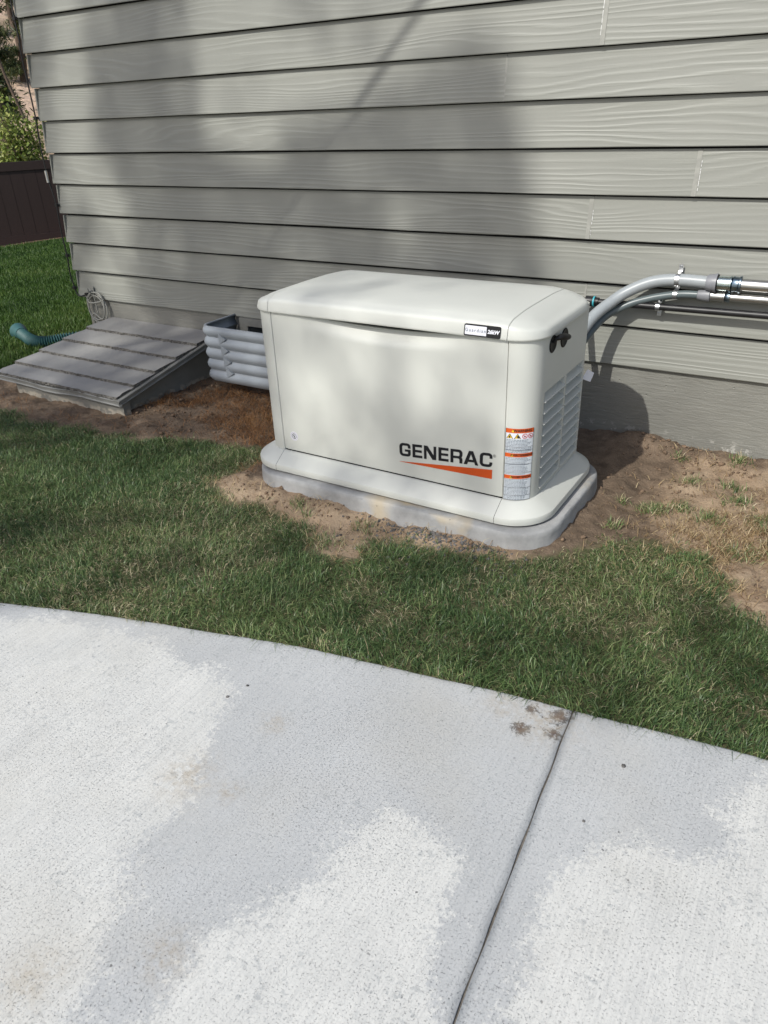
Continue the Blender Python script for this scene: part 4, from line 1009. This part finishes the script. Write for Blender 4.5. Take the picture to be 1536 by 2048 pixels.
sapling = empty('slender_tree', gnd(58, 250, 20.5), 'slim bare dark stem leaning beside the house corner', 'tree')
q = Vector(gnd(64, 250, 20.5)); obj('trunk', tube(catmull([(q.x, q.y, -1.4), (q.x-.05, q.y-.03, .6), (q.x-.30, q.y-.18, 2.0), (q.x-.45, q.y-.25, 3.2)], 5), .03, 8), M_BARK, sapling, 60)

# ------------------------------------------------------------------ shade pine standing behind and left of the camera: its crown dapples the wall
SV = np.array([-.2, -1, .95])
SHADE = [([(-3.92, 1.9), (-3.25, 1.9), (-3.19, 1.25), (-3.28, .19), (-4.02, .02), (-3.88, .57), (-4.12, .82), (-4.02, 1.29)], .80),
         ([(-4.75, 2.0), (-4.22, 1.79), (-4.36, 1.18), (-4.5, .62), (-4.24, .50), (-4.36, -.02), (-4.9, -.04)], .62),
         ([(-2.60, 1.03), (-2.18, 1.10), (-1.88, 1.22), (-1.60, 1.34), (-1.47, 1.24), (-1.40, .98), (-1.31, .74), (-1.22, .35), (-1.22, .05), (-4.01, -.04), (-3.75, .41), (-3.3, .56), (-2.98, .70), (-2.69, .82)], .80),
         ([(-3.2, .6), (-2.75, .8), (-2.75, 1.3), (-2.6, 1.9), (-3.2, 1.9)], .03),
         ([(-2.6, 1.35), (-2.0, 1.25), (-1.7, 1.9), (-2.5, 1.9)], .25),
         ([(-4.9, -.05), (-1.9, .05), (-1.88, -.28), (-1.85, -.5), (-1.85, -1.4), (-4.9, -1.05)], .42),
         ([(-1.85, -.62), (-.72, -.66), (-.72, -1.28), (-1.85, -1.42)], .74),
         ([(-1.85, -.10), (-1.2, .05), (-1.0, -.42), (-.72, -.62), (-.72, -.66), (-1.85, -.62)], .13),
         ([(-5.5, -1.02), (-1.75, -1.40), (-.72, -1.30), (-.30, -1.55), (-.14, -2.00), (-1.4, -2.12), (-3.2, -2.5)], .26),
         ([(-.52, -1.45), (.25, -1.35), (.5, -2.01), (-.1, -2.07)], .22)]
LIT = [(-1.50, -1.06, .11), (-1.54, -.93, .08), (-1.28, -.79, .09), (-1.03, -.80, .11), (-.86, -.84, .08), (-4.12, .30, .14), (-4.15, .05, .12), (-3.9, -.55, .12), (-3.5, -.75, .12), (-4.2, -.8, .12), (-2.25, .80, .13), (-2.0, .62, .10),
       (-3.2, -1.25, .22), (-2.3, -1.6, .2), (-1.2, -1.9, .18), (-.5, -1.75, .2), (-2.8, -1.9, .25), (-1.9, -2.0, .15), (-1.2, -.46, .16), (-.95, -.5, .12)]
def coverage(u, v):
    c = np.zeros(u.shape)
    for P, a in SHADE: c = np.maximum(c, a*in_poly(u, v, P))
    for cu, cv, r in LIT: c = c*(1-.85*np.exp(-((u-cu)**2+(v-cv)**2)/r**2))
    c = c*(.72+.56*fbm(u*2.6+3, v*2.6+8, 3))
    return np.clip(c, 0, .9)
nS = 90000
u = RNG.uniform(-5.5, .6, nS); v = RNG.uniform(-2.8, 1.95, nS)
cov = coverage(u, v); lai = -np.log(1-cov)
card_len, asp = .15, .32
need = lai*(6.1*4.75)/nS/(card_len**2*asp*.5*.50)
need = need/max(1, need.max())
keep = RNG.random(nS) < need
u, v = u[keep], v[keep]; dd = 13+RNG.normal(size=len(u))*1.0+1.2*(fbm(u*1.5, v*1.5)-.5)
Pt = np.stack([u, np.zeros(len(u)), v], -1)+dd[:, None]*SV
tb = Vector((-3.6-.2*13.2, -13.2, 0))
shade = empty('shade_tree', (tb.x, tb.y, -.4), 'tall pine behind the patio that dapples the wall with shade', 'tree')
obj('trunk', trunk_mesh((tb.x, tb.y, -.6), (tb.x+.1, tb.y, 14.6), .24, .05, .15), M_BARK, shade, 60)
lm = []
for k in RNG.choice(np.flatnonzero((v > -1.2) & (cov[keep] > .5)), 40, False):
    q = Vector(Pt[k]); h = max(7.5, min(14.2, q.z-.25*abs(q.x-tb.x)-.3)); s = Vector((tb.x+.07, tb.y, h)); lm.append(tube(catmull([s, s.lerp(q, .5)+Vector((0, 0, -.12)), q], 4), [.035-.0032*i for i in range(9)], 6))
obj('limb', add(*lm), M_BARK, shade, 60)
link('crown', cards(Pt, card_len, asp), M_PINE, shade)
# overhead service cable whose thin shadow crosses the siding
a0 = np.array([-1.60, 0, 1.72])+3.6*SV; a1 = np.array([-2.95, 0, .32])+3.6*SV
dv = a1-a0; oc = obj('overhead_cable', tube([tuple(a0-dv*.9), tuple(a1+dv*.6)], .016, 8), M_CABLE); tag(oc, 'overhead cable whose thin shadow slants across the siding', 'cable')

# ------------------------------------------------------------------ grass, straw, needles, gravel, clods
def blades(name, P, H, Wd, lean, tint, mat, label, cat, seg=2, azi=None):
    n = len(P); a = RNG.uniform(0, 2*np.pi, n) if azi is None else azi
    dr_ = np.stack([np.cos(a), np.sin(a), 0*a], -1); sd = np.stack([-np.sin(a), np.cos(a), 0*a], -1)
    b = a+RNG.uniform(-1.2, 1.2, n); sd = np.stack([-np.sin(b), np.cos(b), 0*b], -1)
    H = H[:, None]; Wd = Wd[:, None]; lean = lean[:, None]
    up = np.array([0, 0, 1.])
    p0 = P; p1 = P+up*H*.55*(1-.35*lean)+dr_*H*.28*lean*1.3; p2 = P+up*H*(1-.75*lean**1.3)+dr_*H*lean*1.05
    V = np.stack([p0-sd*Wd*.5, p0+sd*Wd*.5, p1+sd*Wd*.42, p1-sd*Wd*.42, p2], 1).reshape(-1, 3)
    base = np.arange(n)[:, None]*5
    tri = np.concatenate([base+np.array([0, 1, 2]), base+np.array([0, 2, 3]), base+np.array([3, 2, 4])])
    me = fast_mesh(name, V, tri, 3); fattr(me, 'tint', np.repeat(tint, 5))
    o = link(name, me, mat); tag(o, label, cat, kind='stuff'); return o
def sample(n, x0, x1, y0, y1): return RNG.uniform(x0, x1, n), RNG.uniform(y0, y1, n)
# near lawn
x, y = sample(640000, -5.6, 1.0, -2.75, -.75)
s = lawn_s(x, y)+.20*(fbm(x*11, y*11)-.5)+.05*(vnoise(x*45, y*45)-.5)
thin = fbm(x*2.2+40, y*2.2+7); thin2 = fbm(x*9+4, y*9+1)
dead = smooth01((thin-.50)/.14)*.7*smooth01((x+3.2)/1.2)+smooth01((.10-s)/.14)*.5
dens = smooth01((s+.02)/.10)*(1-.55*dead*smooth01((thin2-.42)/.2))
kd = y-kerb_y(x); dens *= (kd > -.003)*np.where(x < -3.2, .62, 1.)
for (sx, sy, r) in ((-1.2, -1.62, .07), (-1.62, -1.63, .05), (-.33, -1.35, .06), (-.2, -1.22, .05), (-1.05, -1.72, .08), (-.75, -1.45, .05)):
    dd_ = np.exp(-((x-sx)**2+(y-sy)**2)/r**2); dens *= 1-.55*dd_; dead = np.maximum(dead, dd_)
k = RNG.random(len(x)) < dens*.62; x, y, dead, s, kd = x[k], y[k], dead[k], s[k], kd[k]
clump = fbm(x*11+2, y*11+8); fine_ = fbm(x*30, y*30)
n = len(x)
tint = np.clip(.18+.55*(fbm(x*3+9, y*3, 3)-.35)+RNG.normal(size=n)*.24, 0, .80)
straw = RNG.random(n) < (.045+.36*dead); tint[straw] = RNG.uniform(.84, 1., straw.sum())
H = (.022+.030*clump)*RNG.uniform(.7, 1.4, n)*np.where(straw, .85, 1)*np.clip(.55+s*4, .55, 1)
tall = RNG.random(n) < .03+.05*smooth01((clump-.5)/.1); H[tall] *= RNG.uniform(1.3, 1.9, tall.sum()); H *= 1+.35*np.exp(-(kd/.03)**2)
lean = np.clip(RNG.beta(2.4, 2.2, n)*1.05+.12, .1, 1.05); lean[straw] = np.clip(lean[straw]+.3, 0, 1.15)
azi = 2*np.pi*fbm(x*4+8, y*4)*2+RNG.normal(size=n)*1.5
blades('grass', np.stack([x, y, ground_h(x, y)-.002], -1), H, RNG.uniform(.0013, .0032, n), lean, tint, M_GRASS, 'patchy mown lawn between the patio and the generator', 'grass', azi=azi)
NB = n
# far lawn round the house corner
d = RNG.uniform(4.6, 17.2, 380000); an = np.where(np.arange(len(d)) < 240000, RNG.uniform(math.radians(40), math.radians(64), len(d)), RNG.uniform(math.radians(64), math.radians(100), len(d)))
x = CO.x-np.sin(an)*d; y = CO.y+np.cos(an)*d
k = ((x < -4.66)) & (lawn_s(x, y) > .01) & ((y > -1.1) | (x < -5.5)) & (y > kerb_y(x)+.03) & (~((np.hypot(x+5.1, (y+.12)*3) < .0))); x, y, d = x[k], y[k], d[k]; n = len(x)
fm = (np.stack([x-fl.x, y-fl.y], -1)@np.array([-fd.y, fd.x])) < -.7
x, y, d = x[fm], y[fm], d[fm]; n = len(x)
tint = np.clip(.45+.8*(fbm(x*1.2, y*1.2, 3)-.5)+RNG.normal(size=n)*.2, 0, 1)
blades('lawn_grass', np.stack([x, y, ground_h(x, y)-.002], -1), RNG.uniform(.035, .075, n)*(1+.02*d), .0009*d, RNG.uniform(.1, .8, n), tint, M_FAR, 'lush green lawn past the house corner', 'grass')
# bare strip: straw and grass tufts on the right
x, y = sample(90000, -.72, .9, -1.25, -.05)
s = -lawn_s(x, y)
f = fbm(x*3.3+1, y*3.3+5); heap = smooth01((x+.50)/.45)*smooth01((-.12-y)/.35)
dens = smooth01((s+.03)/.06)*(smooth01((f-.40)/.2)*.30*heap+.035*smooth01((x+.65)/.2)) + .5*np.exp(-((x-.05)**2/.16+(y+.82)**2/.05))*smooth01((f-.3)/.2)
k = RNG.random(len(x)) < dens*.62; x, y = x[k], y[k]
x2, y2 = sample(9000, -2.4, -.75, -1.6, -1.15); k = (np.abs(lawn_s(x2, y2)+.02) < .10) & (RNG.random(len(x2)) < .16) & (y2 < PY0-.01); x, y = np.concatenate([x, x2[k]]), np.concatenate([y, y2[k]]); n = len(x)
blades('dry_straw', np.stack([x, y, ground_h(x, y)+.001], -1), RNG.uniform(.02, .065, n), RNG.uniform(.0014, .0028, n), RNG.uniform(.6, 1.2, n), RNG.random(n), M_STRAW, 'yellow dead grass strewn over the bare soil', 'straw')
tuf = [(-.50, -.62, .05, 240), (-.40, -.55, .04, 90), (-.30, -.60, .05, 120), (-.22, -.42, .05, 130), (-.42, -.33, .04, 60), (-.60, -.82, .03, 60), (-.26, -.28, .04, 80), (-.05, -.20, .05, 150), (-.5, -.12, .03, 45), (-.28, -.09, .04, 80), (-.08, -.06, .04, 120), (-.78, -.78, .02, 25),
       (-.62, -.60, .02, 30), (-.12, -.55, .06, 130), (-.02, -.7, .06, 150), (-1.75, -1.265, .03, 60), (-1.42, -1.275, .04, 60), (-1.68, -1.30, .02, 30), (-2.3, -.95, .05, 80), (-1.5, -1.42, .06, 120), (-1.33, -1.4, .05, 100), (-.15, -.8, .07, 160), (.1, -.5, .08, 200)]
xs, ys = [], []
for a, b, r, m in tuf: xs.append(RNG.normal(a, r*.6, m)); ys.append(RNG.normal(b, r*.45, m))
x, y = np.concatenate(xs), np.concatenate(ys); n = len(x); tint = np.clip(RNG.normal(.42, .2, n), 0, .8); q = RNG.random(n) < .28; tint[q] = RNG.uniform(.84, 1, q.sum())
blades('grass_tufts', np.stack([x, y, ground_h(x, y)-.002], -1), RNG.uniform(.03, .06, n), RNG.uniform(.002, .0034, n), RNG.uniform(.3, 1.0, n), tint, M_GRASS, 'loose grass tufts scattered over the bare soil', 'grass')
# fallen needles by the bulkhead
x, y = sample(42000, -4.3, -2.05, -1.12, -.02)
f = fbm(x*3.7+11, y*3.7); s = -lawn_s(x, y)
dens = smooth01((s+.05)/.08)*(.06+.75*smooth01((f-.46)/.16))*smooth01((x+3.5)/.3) + .16*(y < -.84)*smooth01((s+.02)/.05)*smooth01((f-.35)/.2)
dens *= ~((x < -3.33) & (y > -.83))
dens = dens+1.4*np.exp(-((x+2.55)**2/.012+(y+.52)**2/.012))
k = RNG.random(len(x)) < dens*.55; x, y = x[k], y[k]; n = len(x)
tf = np.exp(-((x+2.55)**2/.012+(y+.52)**2/.012))
blades('fallen_needles', np.stack([x, y, ground_h(x, y)+.002], -1), RNG.uniform(.03, .09, n), RNG.uniform(.0014, .0026, n), np.clip(RNG.uniform(.9, 1.25, n)-.5*tf, .3, 1.3), np.clip(RNG.random(n)*.7+.4*tf, 0, 1), M_NEEDLE, 'brown pine needles strewn on the soil beside the bulkhead', 'needles')
# chunky bits: gravel in front of the pad, clods elsewhere
ICO = bmesh.new(); bmesh.ops.create_icosphere(ICO, subdivisions=1, radius=1)
IV = np.array([v.co for v in ICO.verts]); IF = np.array([[v.index for v in f.verts] for f in ICO.faces]); ICO.free()
def stones(name, x, y, r, mat, label, cat, sink=.25):
    n = len(x); j = 1+RNG.uniform(-.32, .32, (n, len(IV), 1)); sc = np.stack([RNG.uniform(.7, 1.3, n), RNG.uniform(.7, 1.3, n), RNG.uniform(.45, .9, n)], -1)[:, None]
    j[:, ::3] *= .72; V = IV[None]*j*sc*r[:, None, None]; a = RNG.uniform(0, 6.28, n); c, s_ = np.cos(a)[:, None], np.sin(a)[:, None]
    V = np.stack([V[..., 0]*c-V[..., 1]*s_, V[..., 0]*s_+V[..., 1]*c, V[..., 2]], -1)
    V += np.stack([x, y, ground_h(x, y)+r*(.5-sink)], -1)[:, None]
    F2 = (IF[None]+np.arange(n)[:, None, None]*len(IV)).reshape(-1, 3)
    o = link(name, fast_mesh(name, V.reshape(-1, 3), F2, 3), mat); tag(o, label, cat, kind='stuff'); return o
x = np.concatenate([RNG.normal(-1.13, .15, 330), RNG.normal(-1.12, .22, 130), RNG.uniform(-1.5, -.7, 60)]); y = np.concatenate([-1.20-np.abs(RNG.normal(0, .026, 330)), -1.24-np.abs(RNG.normal(0, .08, 130)), -1.22-np.abs(RNG.normal(0, .15, 60))])
stones('gravel', x, y, RNG.uniform(.0025, .0085, len(x)), M_GRAVEL, 'dark grey gravel chips along the front edge of the pad', 'gravel', .55)
x, y = sample(16000, -3.3, .8, -1.55, -.02); s = -lawn_s(x, y)
k = (s > .0) & (RNG.random(len(x)) < .10+.55*((y > -.16) & (x > -.8))+.2*(fbm(x*5, y*5) > .55)) & ~((x > PX0) & (x < PX1) & (y > PY0)); x, y = x[k], y[k]
stones('soil_clods', x, y, np.abs(RNG.normal(0, .0042, len(x)))+.0018, M_CLOD, 'crumbly brown soil clods on the bare ground', 'soil', .1)
# little stones lying on the patio
def pebble(x_, y_, r, label):
    V = [(x_+IV[i][0]*r*random.uniform(.7, 1.2), y_+IV[i][1]*r*random.uniform(.7, 1.2), GZ+r*.3+IV[i][2]*r*.5) for i in range(len(IV))]
    tag(obj('pebble', (V, [tuple(f) for f in IF]), M_GRAVEL), label, 'pebble', 'pebbles on the patio')
pebble(-.231, -1.965, .0065, 'largest dark pebble on the right patio slab'); pebble(-.263, -2.166, .004, 'small dark pebble on the right patio slab further from the lawn')
pebble(-1.246, -2.251, .005, 'dark pebble on the left slab nearest the white patch edge'); pebble(-1.227, -2.189, .005, 'dark pebble on the left slab nearest the lawn')
